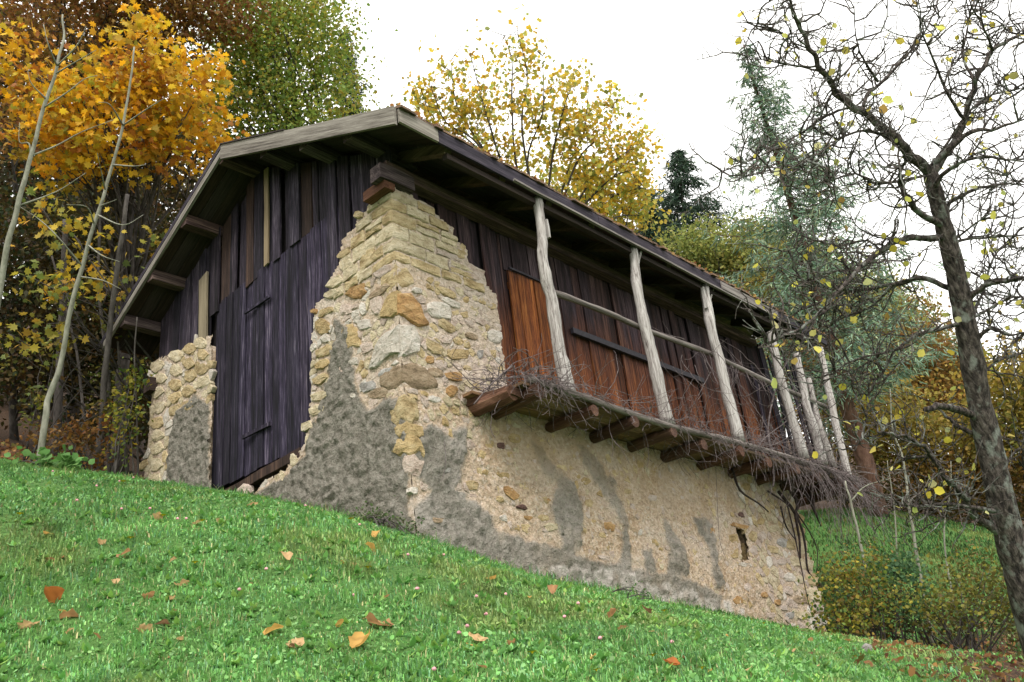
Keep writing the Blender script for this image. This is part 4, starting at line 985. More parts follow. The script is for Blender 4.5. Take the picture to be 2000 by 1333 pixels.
def conifer(name, label, base, top, r0, rmax, pal, nwh, per, droop, density, nl, kind="tree", start=.15, group=None, bark=None):
    base = np.array(base, float); top = np.array(top, float); ax = top - base; H = np.linalg.norm(ax)
    root = empty(name, tuple(base), label, kind, group)
    tr = branch(base - np.array([0, 0, .4]), top, 0, .012, 8)
    mb = MB(); mb.tube(tr, [r0 * (1 - .93 * i / 8) for i in range(9)], 8, .05); mb.build("trunk", bark or M_BARKD, root, True)
    mb = MB(); P = []; D = []
    for w in range(nwh):
        k = start + (1 - start) * (w + random.random() * .6) / nwh
        c = base + ax * k; R = rmax * (1 - k) ** .8 * U(.75, 1.1) + .12
        for j in range(per):
            th = U(0, 2 * math.pi); R2 = R * U(.55, 1.1); d = np.array([math.cos(th), math.sin(th), 0])
            pts = []
            for q in range(6):
                s = q / 5; pts.append(c + d * R2 * s + np.array([0, 0, -droop * R2 * s * (1.25 - .7 * s) + .12 * R2 * s * s]) + RNG.normal(size=3) * .03 * R2 * (q > 0))
            mb.tube(pts, [.012 * H / 12 * (1 - .8 * q / 5) + .003 for q in range(6)], 4)
            m = int(density * R2) + 4
            for _ in range(m):
                s = random.random() ** .8; i0 = min(4, int(s * 5)); f = s * 5 - i0
                p = pts[i0] * (1 - f) + pts[i0 + 1] * f; side = np.cross(d, (0, 0, 1)) * random.choice((-1, 1))
                dr = d * U(.1, .6) + side * U(.2, 1) + np.array([0, 0, -U(.2, .9)]); dr /= np.linalg.norm(dr)
                L = U(.3, 1) * .32 * R2 * (1 - .5 * s)
                for g in range(3): P.append(p + dr * L * (g + random.random()) / 3); D.append(dr)
    mb.build("branches", bark or M_BARKD, root, True, kind="stuff")
    P = np.array(P); D = np.array(D); n = len(P)
    D = D + RNG.normal(size=(n, 3)) * .45; D /= np.linalg.norm(D, axis=1)[:, None]
    nn = RNG.normal(size=(n, 3)); nn -= D * (nn * D).sum(1)[:, None]; nn /= np.linalg.norm(nn, axis=1)[:, None]
    fr = np.stack([np.cross(D, nn), D, nn], 1)
    V, F, C = scatter((NEEDLE_T[0] * np.array([1.25, 1, 1]), NEEDLE_T[1]), P, nl * RNG.uniform(.6, 1.3, n), fr, palette(n, pal, None, .3))
    np_mesh("needles", V, F, M_NEEDLE, C, root)
    return root

def gp(px, py, t):
    # a foot point: seen in that direction at about that distance, set on the ground
    p = at(px, py, t); p[2] = gz1(p[0], p[1]); return p

# ------------------------------------------------------------------ trees left of and behind the barn
ORANGE = [(.66, .33, .012), (.72, .43, .02), (.48, .19, .02), (.66, .48, .04), (.30, .12, .03), (.30, .30, .04)]
broad_tree("maple_tree", "bright orange-yellow maple crowding the left edge beside the barn roof", "tree", gp(235, 900, 17), at(270, 240, 16.5),
           [(310, 150, 16, 1.1, .95), (200, 230, 15.5, 1.25, 1.0), (380, 260, 16, .75, .8), (120, 290, 15.5, .85, .7), (290, 330, 16, .8, .5), (90, 210, 15.5, .6, .7), (400, 130, 16.3, .35, .5), (60, 120, 16, .6, .6)],
           165, 32, .115, ORANGE, [3, 3, 2.4, 1.6, 1.8, 1.6], MAPLE_T, .16, spread=.20, var=.3, nbr=30, up=.5)
broad_tree("maple_sapling", "young maple with yellow leaf sprays under the left roof edge", "tree", gp(330, 900, 15.5), at(330, 520, 15.2),
           [(335, 470, 15, .35, .2), (160, 470, 14, .6, .25), (70, 400, 14, .4, .2), (210, 540, 14.5, .35, .2), (110, 560, 13.5, .5, .3), (60, 650, 13.5, .4, .4), (300, 480, 15, .25, .2)],
           34, 13, .115, [(.50, .36, .03), (.40, .30, .04), (.20, .24, .05), (.50, .25, .02), (.10, .13, .04)], None, MAPLE_T, .05, spread=.2, nbr=14)
broad_tree("beech_tree", "tall green and gold beech rising behind the barn roof", "tree", gp(560, 800, 28), at(560, 60, 25),
           [(560, 120, 25, 1.9, 1.6), (480, 200, 24, 1.5, 1.3), (610, 220, 24.5, 1.3, 1.1), (500, 40, 25, 1.7, 1.2), (640, 90, 25, .8, 1.1), (560, -40, 25, 1.6, .8), (590, 280, 24, 1.4, .6), (440, 260, 24, .9, 1.0)],
           300, 75, .125, [(.26, .32, .05), (.18, .27, .05), (.42, .36, .05), (.32, .17, .04), (.14, .23, .06)], [3, 3, 2, .8, 2], LEAF_T, .22, spread=.42, nbr=40)
broad_tree("russet_beech_tree", "russet brown beech filling the top left corner behind the maple", "tree", gp(150, 800, 24), at(200, 60, 22),
           [(150, 60, 22, 2.4, 1.3), (330, 40, 22.5, 1.6, .9), (30, 160, 21, 1.3, 1.9), (250, -40, 22, 2.2, .9), (420, 20, 23, .9, .8)],
           260, 70, .13, [(.22, .09, .03), (.15, .06, .025), (.30, .14, .04), (.14, .12, .03), (.33, .20, .04)], None, LEAF_T, .2, spread=.45, nbr=24)
# understorey of the wood at the left; its dimness is put into dark leaf palettes
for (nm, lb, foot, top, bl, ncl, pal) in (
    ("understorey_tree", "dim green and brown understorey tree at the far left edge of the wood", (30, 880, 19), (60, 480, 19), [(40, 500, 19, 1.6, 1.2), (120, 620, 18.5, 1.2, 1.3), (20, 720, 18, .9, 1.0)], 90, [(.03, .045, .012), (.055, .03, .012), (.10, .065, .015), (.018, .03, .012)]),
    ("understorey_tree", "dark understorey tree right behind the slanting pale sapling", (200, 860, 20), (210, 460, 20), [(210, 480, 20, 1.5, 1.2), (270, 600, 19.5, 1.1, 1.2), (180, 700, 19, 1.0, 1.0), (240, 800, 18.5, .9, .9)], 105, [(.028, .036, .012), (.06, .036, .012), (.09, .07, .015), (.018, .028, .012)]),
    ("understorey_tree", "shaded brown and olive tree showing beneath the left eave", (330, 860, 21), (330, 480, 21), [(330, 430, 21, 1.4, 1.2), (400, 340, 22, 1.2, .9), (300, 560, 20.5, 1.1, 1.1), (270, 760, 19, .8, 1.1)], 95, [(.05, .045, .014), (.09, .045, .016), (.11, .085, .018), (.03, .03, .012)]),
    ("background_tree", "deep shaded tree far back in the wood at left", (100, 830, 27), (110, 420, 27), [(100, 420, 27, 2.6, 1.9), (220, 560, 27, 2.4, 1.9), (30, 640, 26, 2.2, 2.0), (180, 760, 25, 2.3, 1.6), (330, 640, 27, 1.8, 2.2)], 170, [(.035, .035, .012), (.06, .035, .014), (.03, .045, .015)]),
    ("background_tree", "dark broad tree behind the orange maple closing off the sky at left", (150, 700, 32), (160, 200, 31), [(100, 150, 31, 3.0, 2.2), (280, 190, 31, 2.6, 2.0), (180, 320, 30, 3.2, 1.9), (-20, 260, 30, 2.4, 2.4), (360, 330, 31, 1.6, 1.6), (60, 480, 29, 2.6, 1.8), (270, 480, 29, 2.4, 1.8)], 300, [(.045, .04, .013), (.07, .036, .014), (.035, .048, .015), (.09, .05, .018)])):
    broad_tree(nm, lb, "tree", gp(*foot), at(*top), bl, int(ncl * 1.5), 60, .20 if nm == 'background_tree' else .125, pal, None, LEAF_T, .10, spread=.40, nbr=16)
# slim trunks of the wood edge
def slim_trunk(name, label, pxs, t, r0, r1, mat, side=(), leaves=0, pal=None, group=None):
    P = [at(x, y, t + (i * .12)) for i, (x, y) in enumerate(pxs)]
    z = gz1(P[0][0], P[0][1]); root = empty(name, (P[0][0], P[0][1], z), label, "tree", group)
    P[0][2] = z - .1 if abs(P[0][2] - z) < .9 else P[0][2]
    C_ = catmull(P, 5); n = len(C_); ph = U(0, 99)
    C_ = [p + np.array([.02 * nz(ph, i * .3, 0), .02 * nz(ph, i * .3, 4), 0]) for i, p in enumerate(C_)]
    mb = MB(); mb.tube(C_, [r0 + (r1 - r0) * i / (n - 1) for i in range(n)], 8, .04); mb.build("trunk", mat, root, True)
    for s in side:
        Q = [at(x, y, t + .35 + U(-.1, .1)) for (x, y) in s]
        k = int(np.argmin([np.linalg.norm(c - Q[0]) for c in C_])); Q[0] = C_[k]
        q = catmull(Q, 4); mb = MB(); mb.tube(q, [max(.004, (r1 * 1.1) * (1 - .8 * j / (len(q) - 1))) for j in range(len(q))], 5); mb.build("branch", mat, root, True)
    return root
slim_trunk("sapling", "slim pale sapling with bare bent trunk left of the barn", [(75, 912), (88, 820), (96, 775), (118, 715), (135, 620), (160, 520), (190, 420), (215, 340), (240, 245), (255, 160), (262, 92)], 11.0, .044, .011, M_BARKG,
           [[(153, 512), (110, 460), (75, 428), (40, 405)], [(185, 420), (170, 405), (130, 400)], [(190, 412), (240, 440), (280, 420)], [(170, 470), (200, 500), (235, 512)], [(152, 528), (200, 548), (236, 565)], [(225, 300), (260, 325), (285, 322)], [(212, 350), (190, 300)], [(250, 212), (300, 205), (335, 185)], [(246, 215), (215, 205), (192, 200)], [(200, 392), (228, 390)]])
slim_trunk("sapling", "forked pale sapling with upswept twigs at the far left edge", [(-12, 640), (15, 480), (40, 385), (62, 305), (85, 210), (112, 130), (123, 70), (124, 30)], 10.6, .038, .011, M_BARKG,
           [[(62, 308), (110, 285), (160, 258), (220, 235)], [(84, 200), (130, 182), (165, 155), (190, 148)], [(165, 155), (188, 98)], [(60, 305), (56, 280), (38, 278), (38, 240)], [(115, 115), (95, 90), (85, 48)], [(118, 112), (150, 90), (168, 52)], [(80, 190), (62, 165), (54, 140)], [(40, 405), (110, 375), (168, 338)]])
for k, (lab, pts, t, r) in enumerate((("grey trunk standing just left of the stone pier behind the grass", [(190, 930), (200, 800), (208, 700), (220, 600), (235, 480), (250, 380)], 13.6, .06),
      ("thin dark trunk leaning beside the grey trunk left of the pier", [(215, 925), (212, 760), (198, 620), (192, 520), (196, 400)], 14.6, .035), ("thin trunk between the shrub and the left stone pier", [(255, 925), (240, 820), (232, 700), (226, 600)], 14.2, .03),
      ("dark trunk in the shade behind the slanting sapling", [(110, 900), (118, 700), (124, 560), (128, 430)], 17, .09), ("leaning dark pole-like trunk under the orange maple", [(170, 900), (160, 760), (140, 640), (100, 500)], 16, .03),
      ("thin stem rising close to the left pier edge", [(272, 930), (268, 820), (262, 700), (268, 620)], 13.4, .018))):
    slim_trunk("forest_trunk", lab, pts, t, r, r * .55, M_BARKD, group=None)
def shrub(name, label, foot, blobs, n, leaf, pal, T=LEAF_T, nst=9, cat="shrub", spread=.1, per=14, bark=None, var=.3):
    f = np.array(foot, float); root = empty(name, tuple(f), label, cat)
    cl = []
    for i in range(n):
        b = blobs[random.randrange(len(blobs))]; c = at(*b[:3]); v = RNG.normal(size=3); v /= np.linalg.norm(v); v *= RNG.uniform(.2, 1) ** .5
        cl.append(c + v * np.array([b[3], b[3], b[4]]))
    cl = np.array(cl); mb = MB()
    for i in RNG.choice(n, min(nst, n), replace=False):
        b0 = f + np.array([U(-.25, .25), U(-.25, .25), -.05]); b0[2] = gz1(b0[0], b0[1]) - .05
        q = branch(b0, cl[i], .05, .06, 5); mb.tube(q, [.014 * (1 - .75 * k / 5) for k in range(6)], 4)
    mb.build("stems", bark or M_BARKD, root, True)
    m = n * per; P = np.repeat(cl, per, 0) + RNG.normal(size=(m, 3)) * spread
    hue = np.repeat(palette(n, pal, None, .45), per, 0); own = palette(m, pal, None, var)
    V, F, C = scatter(T, P, leaf * RNG.uniform(.6, 1.3, m), rand_frames(m, .4), .5 * hue + .5 * own)
    np_mesh("leaves", V, F, M_LEAF, C, root); return root
shrub("shrub", "rusty orange-brown shrub at the foot of the wood left of the barn", gp(160, 925, 13), [(150, 880, 13, .5, .25), (190, 845, 13.3, .35, .25), (120, 860, 13, .4, .25)], 46, .08, [(.18, .08, .02), (.13, .05, .02), (.26, .14, .03), (.07, .055, .02)])
shrub("shrub", "green creeper-like shrub hugging the left stone pier edge", gp(240, 940, 12.9), [(232, 860, 13.0, .12, .4), (248, 800, 13.2, .16, .5), (268, 735, 13.6, .16, .3)], 26, .075, [(.10, .15, .03), (.22, .22, .03), (.05, .09, .02), (.34, .25, .03)])
shrub("shrub", "sparse yellow-green shrub in the shade below the pale sapling branches", gp(60, 915, 13.5), [(60, 720, 13.5, .5, .5), (90, 800, 13.2, .4, .4), (200, 760, 13.8, .35, .5), (240, 620, 14.5, .4, .3)], 36, .08, [(.13, .15, .03), (.26, .22, .03), (.06, .09, .02), (.10, .06, .02)])
shrub("weeds", "broad-leaved green weeds at the foot of the slanting sapling", gp(90, 912, 10.8), [(60, 900, 10.8, .3, .05), (110, 905, 10.8, .3, .05), (140, 915, 10.7, .15, .04)], 22, .10, [(.09, .20, .05), (.14, .28, .08)], LEAFR_T, 4, "weeds", .05, 8)

# spruces and the golden maple over the roof
SPR = [(.022, .050, .030), (.030, .065, .036), (.018, .038, .026), (.05, .085, .045)]
conifer("spruce_tree", "dark spruce tip between the beech and the barn ridge", gp(690, 800, 31), at(672, 60, 31), .22, 3.2, SPR, 44, 7, .45, 16, .22, start=.3)
conifer("spruce_tree", "small pointed spruce above the roof left of the larch", gp(1345, 800, 42), at(1322, 292, 42), .2, 8.5, SPR, 50, 7, .30, 9, .28, start=.45)
conifer("spruce_tree", "short dark spruce half hidden behind the golden maple", gp(1262, 800, 40), at(1264, 372, 40), .2, 3.4, SPR, 36, 7, .32, 13, .30, start=.4)
conifer("spruce_tree", "low spruce tip in the gap beside the golden maple", gp(1290, 800, 44), at(1291, 408, 44), .2, 3.4, SPR, 36, 7, .32, 13, .30, start=.4)
GOLD = [(.60, .45, .06), (.66, .42, .04), (.46, .42, .09), (.30, .33, .08), (.54, .33, .06)]
def open_maple():
    T0 = gp(1080, 760, 23)
    root = empty("maple_tree", tuple(T0), "open-crowned golden maple with dark branches against the white sky behind the roof", "tree")
    mb = MB(); mb.tube([T0 - np.array([0, 0, .3]), at(1070, 600, 22.8), at(1055, 480, 22.5)], [.2, .16, .12], 8); mb.build("trunk", M_BARKD, root, True)
    mb = MB(); tips = []
    limbs = [[(1055, 480), (985, 330), (955, 240), (935, 170), (915, 90)], [(1055, 480), (950, 300), (895, 215), (880, 120)], [(1060, 480), (1010, 330), (1000, 200), (1000, 120), (985, 70)], [(1060, 480), (1030, 320), (1060, 220), (1060, 110)],
             [(1070, 480), (1110, 330), (1140, 260), (1150, 170)], [(1075, 480), (1125, 320), (1180, 260), (1200, 215)], [(1080, 490), (1150, 360), (1220, 300), (1245, 290)], [(1085, 490), (1170, 400), (1240, 370), (1262, 370)], [(1050, 490), (960, 330), (910, 270), (850, 240), (822, 175)],
             [(1060, 480), (1080, 300), (1105, 200), (1120, 160)], [(1050, 480), (940, 290), (872, 240), (842, 170)], [(1075, 480), (1160, 380), (1210, 340), (1250, 330)], [(1062, 480), (1020, 260), (1030, 150), (1010, 60)], [(1100, 500), (1190, 430), (1250, 420)]]
    for L in limbs:
        P = [at(x, y, 22.5 + U(-1.2, 1.2) * (i / 3)) for i, (x, y) in enumerate(L)]; q = catmull(P, 5); n = len(q)
        mb.tube(q, [.034 * (1 - .86 * i / (n - 1)) + .003 for i in range(n)], 5)
        for _ in range(20):
            i = random.randint(int(n * .3), n - 1); d = RNG.normal(size=3); d[2] = abs(d[2]) * .7 + .2; d /= np.linalg.norm(d); e = q[i] + d * U(.3, .95)
            s = branch(q[i], e, .05, .1, 3); mb.tube(s, [.010, .007, .005, .003], 4); tips += [s[2], e]
        tips.append(q[-1])
    mb.build("branches", M_BARKD, root, True)
    tips = np.array(tips); per = 11; n = len(tips) * per
    P = np.repeat(tips, per, 0) + RNG.normal(size=(n, 3)) * .15
    pxs, pys, _ = to_px(P)
    keepm = RNG.random(n) < np.clip((pys - 30) / 190, .12, 1.0)
    lowmask = RNG.random(n) < .8
    P = P[keepm]; n = len(P); hue = palette(n, GOLD, [3, 2, 3, 2, 1], .3)
    V, F, C = scatter(MAPLE_S, P, .118 * RNG.uniform(.6, 1.25, n), rand_frames(n, .2), hue)
    np_mesh("crown", V, F, M_LEAF, C, root)
open_maple()
broad_tree("golden_tree", "dense yellow and green tree just above the roof line behind the golden maple", "tree", gp(1150, 800, 26), at(1160, 420, 26), [(1190, 400, 26, 1.1, .6), (1240, 380, 26, .6, .8), (1120, 370, 26, 1.2, .5), (1020, 330, 26, .8, .4), (1230, 440, 26, .8, .4), (880, 270, 26, .5, .4)], 62, 36, .13, GOLD + [(.09, .14, .05)], [2, 2, 2, 2, 1, 2], MAPLE_S, .12, spread=.3, nbr=18)

# larch and the wooded hillside at the right
LAR = [(.15, .235, .165), (.18, .275, .185), (.115, .185, .14), (.25, .31, .185)]
conifer("larch_tree", "tall sparse blue-green larch with leaning reddish trunk behind the balcony end", at(1716, 1004, 24.6), at(1452, 88, 27.5), .28, 5.2, LAR, 46, 6, .25, 15, .19, start=.24, bark=M_BARKL)
conifer("larch_tree", "second thinner larch close to the right of the tall one", at(1600, 900, 33), at(1590, 200, 33), .2, 2.6, LAR, 30, 4, .3, 10, .20, start=.35)
HILL = {'lime': [(.30, .32, .08), (.24, .29, .08), (.38, .33, .09), (.18, .22, .07)], 'olive': [(.30, .26, .06), (.22, .23, .06), (.38, .28, .06), (.15, .18, .05)], 'gold': [(.40, .29, .06), (.46, .34, .06), (.24, .22, .05), (.28, .18, .05), (.14, .15, .04)], 'green': [(.11, .16, .04), (.16, .19, .05), (.07, .11, .035), (.24, .21, .05)], 'rust': [(.26, .13, .04), (.18, .10, .03), (.34, .2, .04), (.12, .11, .03)]}
for (nm, lb, foot, top, bl, ncl, per, lf, pl) in (
    ("hillside_tree", "feathery yellow-green tree just over the roof left of the larch", (1400, 800, 38), (1400, 500, 38), [(1390, 490, 38, 1.3, 1.1), (1450, 530, 38, 1.6, 1.1), (1340, 480, 38, 1.0, .5), (1410, 450, 38, .6, .6), (1480, 470, 38.5, .9, .7)], 100, 60, .13, 'lime'),
    ("hillside_tree", "olive brown tree behind the larch trunk above the eave", (1530, 900, 36), (1530, 560, 36), [(1530, 570, 36, 1.9, 1.6), (1480, 500, 37, 1.3, .9), (1570, 640, 35, 1.6, 1.4)], 105, 60, .13, 'olive'),
    ("hillside_tree", "olive and amber tree right of the larch below the white sky", (1700, 950, 34), (1690, 640, 34), [(1680, 640, 34, 1.6, 1.3), (1740, 600, 35, 1.2, .7), (1690, 740, 33, 1.5, 1.5), (1640, 560, 36, 1.2, .8)], 115, 60, .125, 'olive'),
    ("hillside_tree", "rust and green tree between larch trunk and apple trunk", (1800, 960, 32), (1790, 680, 32), [(1790, 690, 32, 1.4, 1.1), (1830, 770, 31, 1.4, 1.3), (1770, 600, 34, .7, .5)], 85, 60, .12, 'rust'),
    ("hillside_tree", "low golden tree at the wood edge behind the apple tree stub", (1800, 980, 28), (1800, 830, 28), [(1780, 850, 28, 1.4, .9), (1860, 880, 28, 1.0, .8), (1720, 820, 29, 1.3, 1.2)], 80, 55, .12, 'gold'),
    ("hillside_tree", "bright golden tree at the right edge behind the apple trunk", (1980, 980, 26), (1970, 720, 26), [(1970, 730, 26, 1.0, .9), (2030, 790, 26, 1.2, 1.2), (1930, 830, 26, .9, .9)], 75, 50, .13, 'gold'),
    ("hillside_tree", "brown-green tree rising behind the far balcony posts", (1640, 960, 30), (1630, 760, 30), [(1620, 760, 31, 1.3, 1.4), (1680, 860, 29, 1.0, .9), (1580, 700, 32, 1.2, 1.1)], 80, 55, .12, 'rust'),
    ("hillside_tree", "low rust coloured tree edging the far meadow at right", (1930, 1010, 27), (1920, 900, 27), [(1900, 950, 27, 1.3, .7), (2000, 940, 27, 1.3, .9), (1810, 950, 27.5, 1.2, .6)], 75, 50, .12, 'rust'),
    ("hillside_tree", "soft yellow-green tree high on the slope behind the larch", (1600, 900, 46), (1590, 540, 46), [(1560, 540, 46, 2.2, 1.4), (1650, 590, 45, 2.2, 1.4), (1490, 500, 46, 1.4, .8), (1600, 640, 44, 2.4, 1.5)], 120, 60, .16, "lime"),
    ("hillside_tree", "soft amber and olive tree on the slope between larch and apple trunk", (1760, 930, 44), (1750, 620, 44), [(1740, 640, 44, 1.9, 1.3), (1800, 700, 43, 1.7, 1.4), (1700, 720, 43, 2.0, 1.6), (1860, 760, 42, 1.5, 1.3)], 120, 60, .16, "olive"),
    ("hillside_tree", "distant green tree filling the slope low behind the roof end", (1500, 900, 50), (1500, 600, 50), [(1480, 640, 50, 3.5, 2.2), (1640, 700, 50, 3.5, 2.4), (1800, 760, 48, 3.6, 2.0), (1380, 560, 50, 2.6, 1.6), (1950, 850, 48, 3.0, 2.4)], 170, 60, .19, 'green')):
    broad_tree(nm, lb, "tree", gp(*foot), at(*top), bl, int(ncl * 1.35), per + 15, lf * 1.25, HILL[pl], None, LEAF_T, .12, spread=.48, nbr=16)
# shrubs, saplings and a boulder in the hollow on the right
SHR = [(.18, .24, .04), (.40, .34, .05), (.07, .13, .04), (.22, .13, .03), (.03, .06, .02)]
shrub("shrub", "leafy green-gold shrub beside the far foot of the barn wall", gp(1690, 1250, 12), [(1640, 1150, 12, .45, .35), (1700, 1180, 11.8, .5, .4), (1680, 1120, 12.2, .4, .25), (1650, 1210, 11.8, .5, .25)], 150, .048, SHR, LEAFR_T, 26, spread=.11, per=18)
shrub("shrub", "blue-green rounded bush in the middle of the hollow shrubs", gp(1770, 1230, 12.4), [(1770, 1150, 12.4, .3, .4), (1750, 1110, 12.6, .3, .2)], 50, .06, [(.05, .12, .05), (.08, .16, .07), (.10, .16, .05)], LEAFR_T, 10, spread=.09, per=16)
shrub("shrub", "broad dark shrub with yellow leaves under the apple tree", gp(1880, 1250, 11.6), [(1850, 1180, 11.6, .6, .3), (1940, 1170, 11.4, .6, .35), (1900, 1120, 12, .6, .25), (1990, 1160, 11.2, .4, .35)], 140, .048, [(.09, .12, .03), (.26, .24, .04), (.05, .08, .02), (.13, .10, .03)], LEAFR_T, 26, spread=.12, per=17)
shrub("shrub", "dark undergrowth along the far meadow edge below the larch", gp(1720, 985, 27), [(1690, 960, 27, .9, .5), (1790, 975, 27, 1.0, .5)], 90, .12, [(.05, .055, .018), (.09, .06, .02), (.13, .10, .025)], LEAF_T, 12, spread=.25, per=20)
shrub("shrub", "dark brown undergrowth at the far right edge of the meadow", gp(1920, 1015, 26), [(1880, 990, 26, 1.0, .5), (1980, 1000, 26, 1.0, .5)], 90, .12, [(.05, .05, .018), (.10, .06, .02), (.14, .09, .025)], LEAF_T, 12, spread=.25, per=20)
shrub("shrub", "low dark shrub in the shade behind the hollow bushes", gp(1830, 1240, 13), [(1800, 1200, 13, .9, .3), (1920, 1210, 12.6, .8, .3), (1700, 1220, 12.8, .6, .25)], 110, .06, [(.04, .055, .018), (.07, .06, .02), (.11, .08, .025)], LEAFR_T, 14, spread=.14, per=18)  # added behind the bushes; dark leaf colours stand for shade between them
slim_trunk("sapling", "bare thin sapling standing in the hollow between barn and apple tree", [(1800, 1190), (1790, 1080), (1775, 980), (1765, 900), (1745, 840), (1738, 760)], 13.5, .03, .008, M_BARKG, [[(1775, 975), (1800, 960), (1815, 935)], [(1765, 900), (1740, 870), (1720, 860)]])
slim_trunk("sapling", "thin leaning sapling close to the hanging vines at the barn end", [(1695, 1130), (1680, 1060), (1662, 980), (1650, 940)], 12.5, .025, .012, M_BARKG, [[(1664, 980), (1690, 950), (1740, 935)]])
slim_trunk("sapling", "faint thin sapling right of the forked one in the far meadow", [(1850, 1150), (1845, 1060), (1855, 960), (1857, 900)], 15, .018, .006, M_BARKG)
slim_trunk("sapling", "hair-thin bare sapling between the two hollow saplings", [(1755, 1130), (1748, 1020), (1738, 940), (1732, 900)], 14, .014, .005, M_BARKG)
p = gp(1694, 1272, 9.0); V = []; F = []
mb = MB(); mb.tube([p + np.array([0, 0, -.03]), p + np.array([0, 0, .02]), p + np.array([0, 0, .06]), p + np.array([0, .01, .085])], [.05, .06, .05, .02], 8, .15)
mb.build("rock", ST['g'], None, True, label="small grey rock poking from the grass right of the barn", cat="rock")

# ------------------------------------------------------------------ apple tree in the right foreground
TA = 7.0
apple = empty("apple_tree", tuple(gp(2060, 1420, 7.0)), "gnarled old apple tree with lichened bark and few yellow leaves at right", "tree")
mbt = MB()
tr_px = [(2075, 1440), (2035, 1280), (2000, 1150), (1980, 1080), (1955, 980), (1935, 880), (1912, 780), (1895, 680), (1880, 600), (1866, 530), (1850, 465), (1835, 410), (1822, 360), (1816, 330)]
TP = [at(x, y, TA + .012 * i) for i, (x, y) in enumerate(tr_px)]
tc = catmull(TP, 5); n = len(tc); ph = 3.3
tr_r = [.74 * (.19 - .118 * (i / (n - 1)) ** .75) * (1 + .10 * nz(i * .35, 0, 0)) for i in range(n)]
mbt.tube(tc, tr_r, 14, .07); mbt.build("trunk", M_BARKA, apple, True)
limbs = [([(1816, 335), (1775, 300), (1740, 265), (1690, 220), (1640, 190), (1605, 140), (1575, 80), (1552, 30), (1530, -20)], .065, -.5), ([(1818, 340), (1832, 318), (1858, 292), (1884, 235), (1905, 160), (1940, 100), (1995, 68), (2040, 60)], .06, .3),
         ([(1832, 445), (1795, 415), (1765, 375), (1757, 343), (1768, 312), (1755, 285)], .045, -.7), ([(1840, 470), (1770, 465), (1722, 490), (1680, 525), (1640, 570), (1592, 620), (1545, 650), (1480, 680)], .045, -1.0),
         ([(1862, 575), (1800, 545), (1745, 558), (1660, 570), (1580, 600), (1510, 640)], .036, .5), ([(1875, 625), (1844, 641), (1790, 656), (1746, 685), (1698, 695), (1649, 715), (1600, 758)], .028, -.4),
         ([(1912, 812), (1870, 800), (1835, 794), (1808, 800)], .05, -.3), ([(1914, 852), (1870, 832), (1842, 808), (1832, 790)], .034, .2), ([(1978, 1085), (1950, 1040), (1900, 1005), (1880, 968), (1850, 935), (1825, 900), (1800, 870), (1760, 850), (1715, 846)], .055, -.5),
         ([(1900, 1000), (1850, 985), (1800, 990), (1755, 985)], .028, -.8), ([(1820, 892), (1780, 895), (1752, 905)], .024, .2), ([(1886, 605), (1920, 560), (1960, 550), (2005, 540), (2050, 530)], .04, -.4), ([(1830, 440), (1852, 402), (1900, 372), (1960, 360), (2015, 362)], .035, .5),
         ([(1820, 372), (1842, 342), (1890, 312), (1950, 310), (2015, 322)], .034, -.6), ([(1858, 290), (1885, 266), (1950, 250), (2015, 228)], .04, -.2), ([(1850, 480), (1900, 466), (2000, 460), (2040, 455)], .022, .3), ([(1892, 640), (1912, 590), (1950, 490), (2010, 488)], .026, .6),
         ([(1668, 208), (1615, 226), (1562, 262), (1473, 310), (1395, 341)], .018, -.4), ([(1686, 212), (1694, 184), (1720, 163), (1773, 105), (1804, 68), (1830, 10), (1840, -30)], .026, .4), ([(1715, 160), (1689, 121), (1673, 79), (1668, 15)], .018, -.3),
         ([(1770, 300), (1720, 262), (1660, 262), (1600, 300), (1540, 330), (1450, 345)], .020, -.9), ([(1884, 235), (1850, 180), (1820, 110), (1800, 60), (1790, 0)], .022, -.3), ([(1905, 160), (1880, 110), (1890, 50), (1900, -10)], .02, .5), ([(1940, 100), (1920, 50), (1910, -10)], .018, -.3),
         ([(1757, 345), (1720, 360), (1670, 340), (1620, 350), (1560, 330)], .018, -.6), ([(1600, 140), (1560, 130), (1500, 120), (1440, 105)], .014, .3), ([(1560, 95), (1520, 60), (1450, 40)], .012, -.3), ([(1722, 490), (1690, 470), (1640, 480), (1590, 470), (1540, 490)], .016, .6), ([(1680, 525), (1650, 560), (1610, 560), (1560, 560)], .014, -.4),
         ([(1740, 558), (1700, 600), (1650, 620), (1600, 650), (1530, 690)], .016, .5), ([(1960, 360), (1980, 320), (2010, 290)], .014, .2), ([(1930, 730), (1960, 700), (2010, 690)], .024, .3), ([(1950, 620), (1980, 580), (2020, 600)], .02, .3), ([(1895, 680), (1935, 640), (1970, 655), (2020, 645)], .03, -.3),
         ([(1746, 685), (1730, 720), (1700, 760), (1690, 830), (1670, 880)], .014, -.5), ([(1900, 470), (1930, 420), (1980, 400)], .015, -.4), ([(1880, 270), (1900, 210), (1960, 180), (2010, 170)], .02, .4), ([(1960, 930), (1985, 880), (2020, 860)], .02, .2)]
mbb = MB(); twigs = []; LV = []
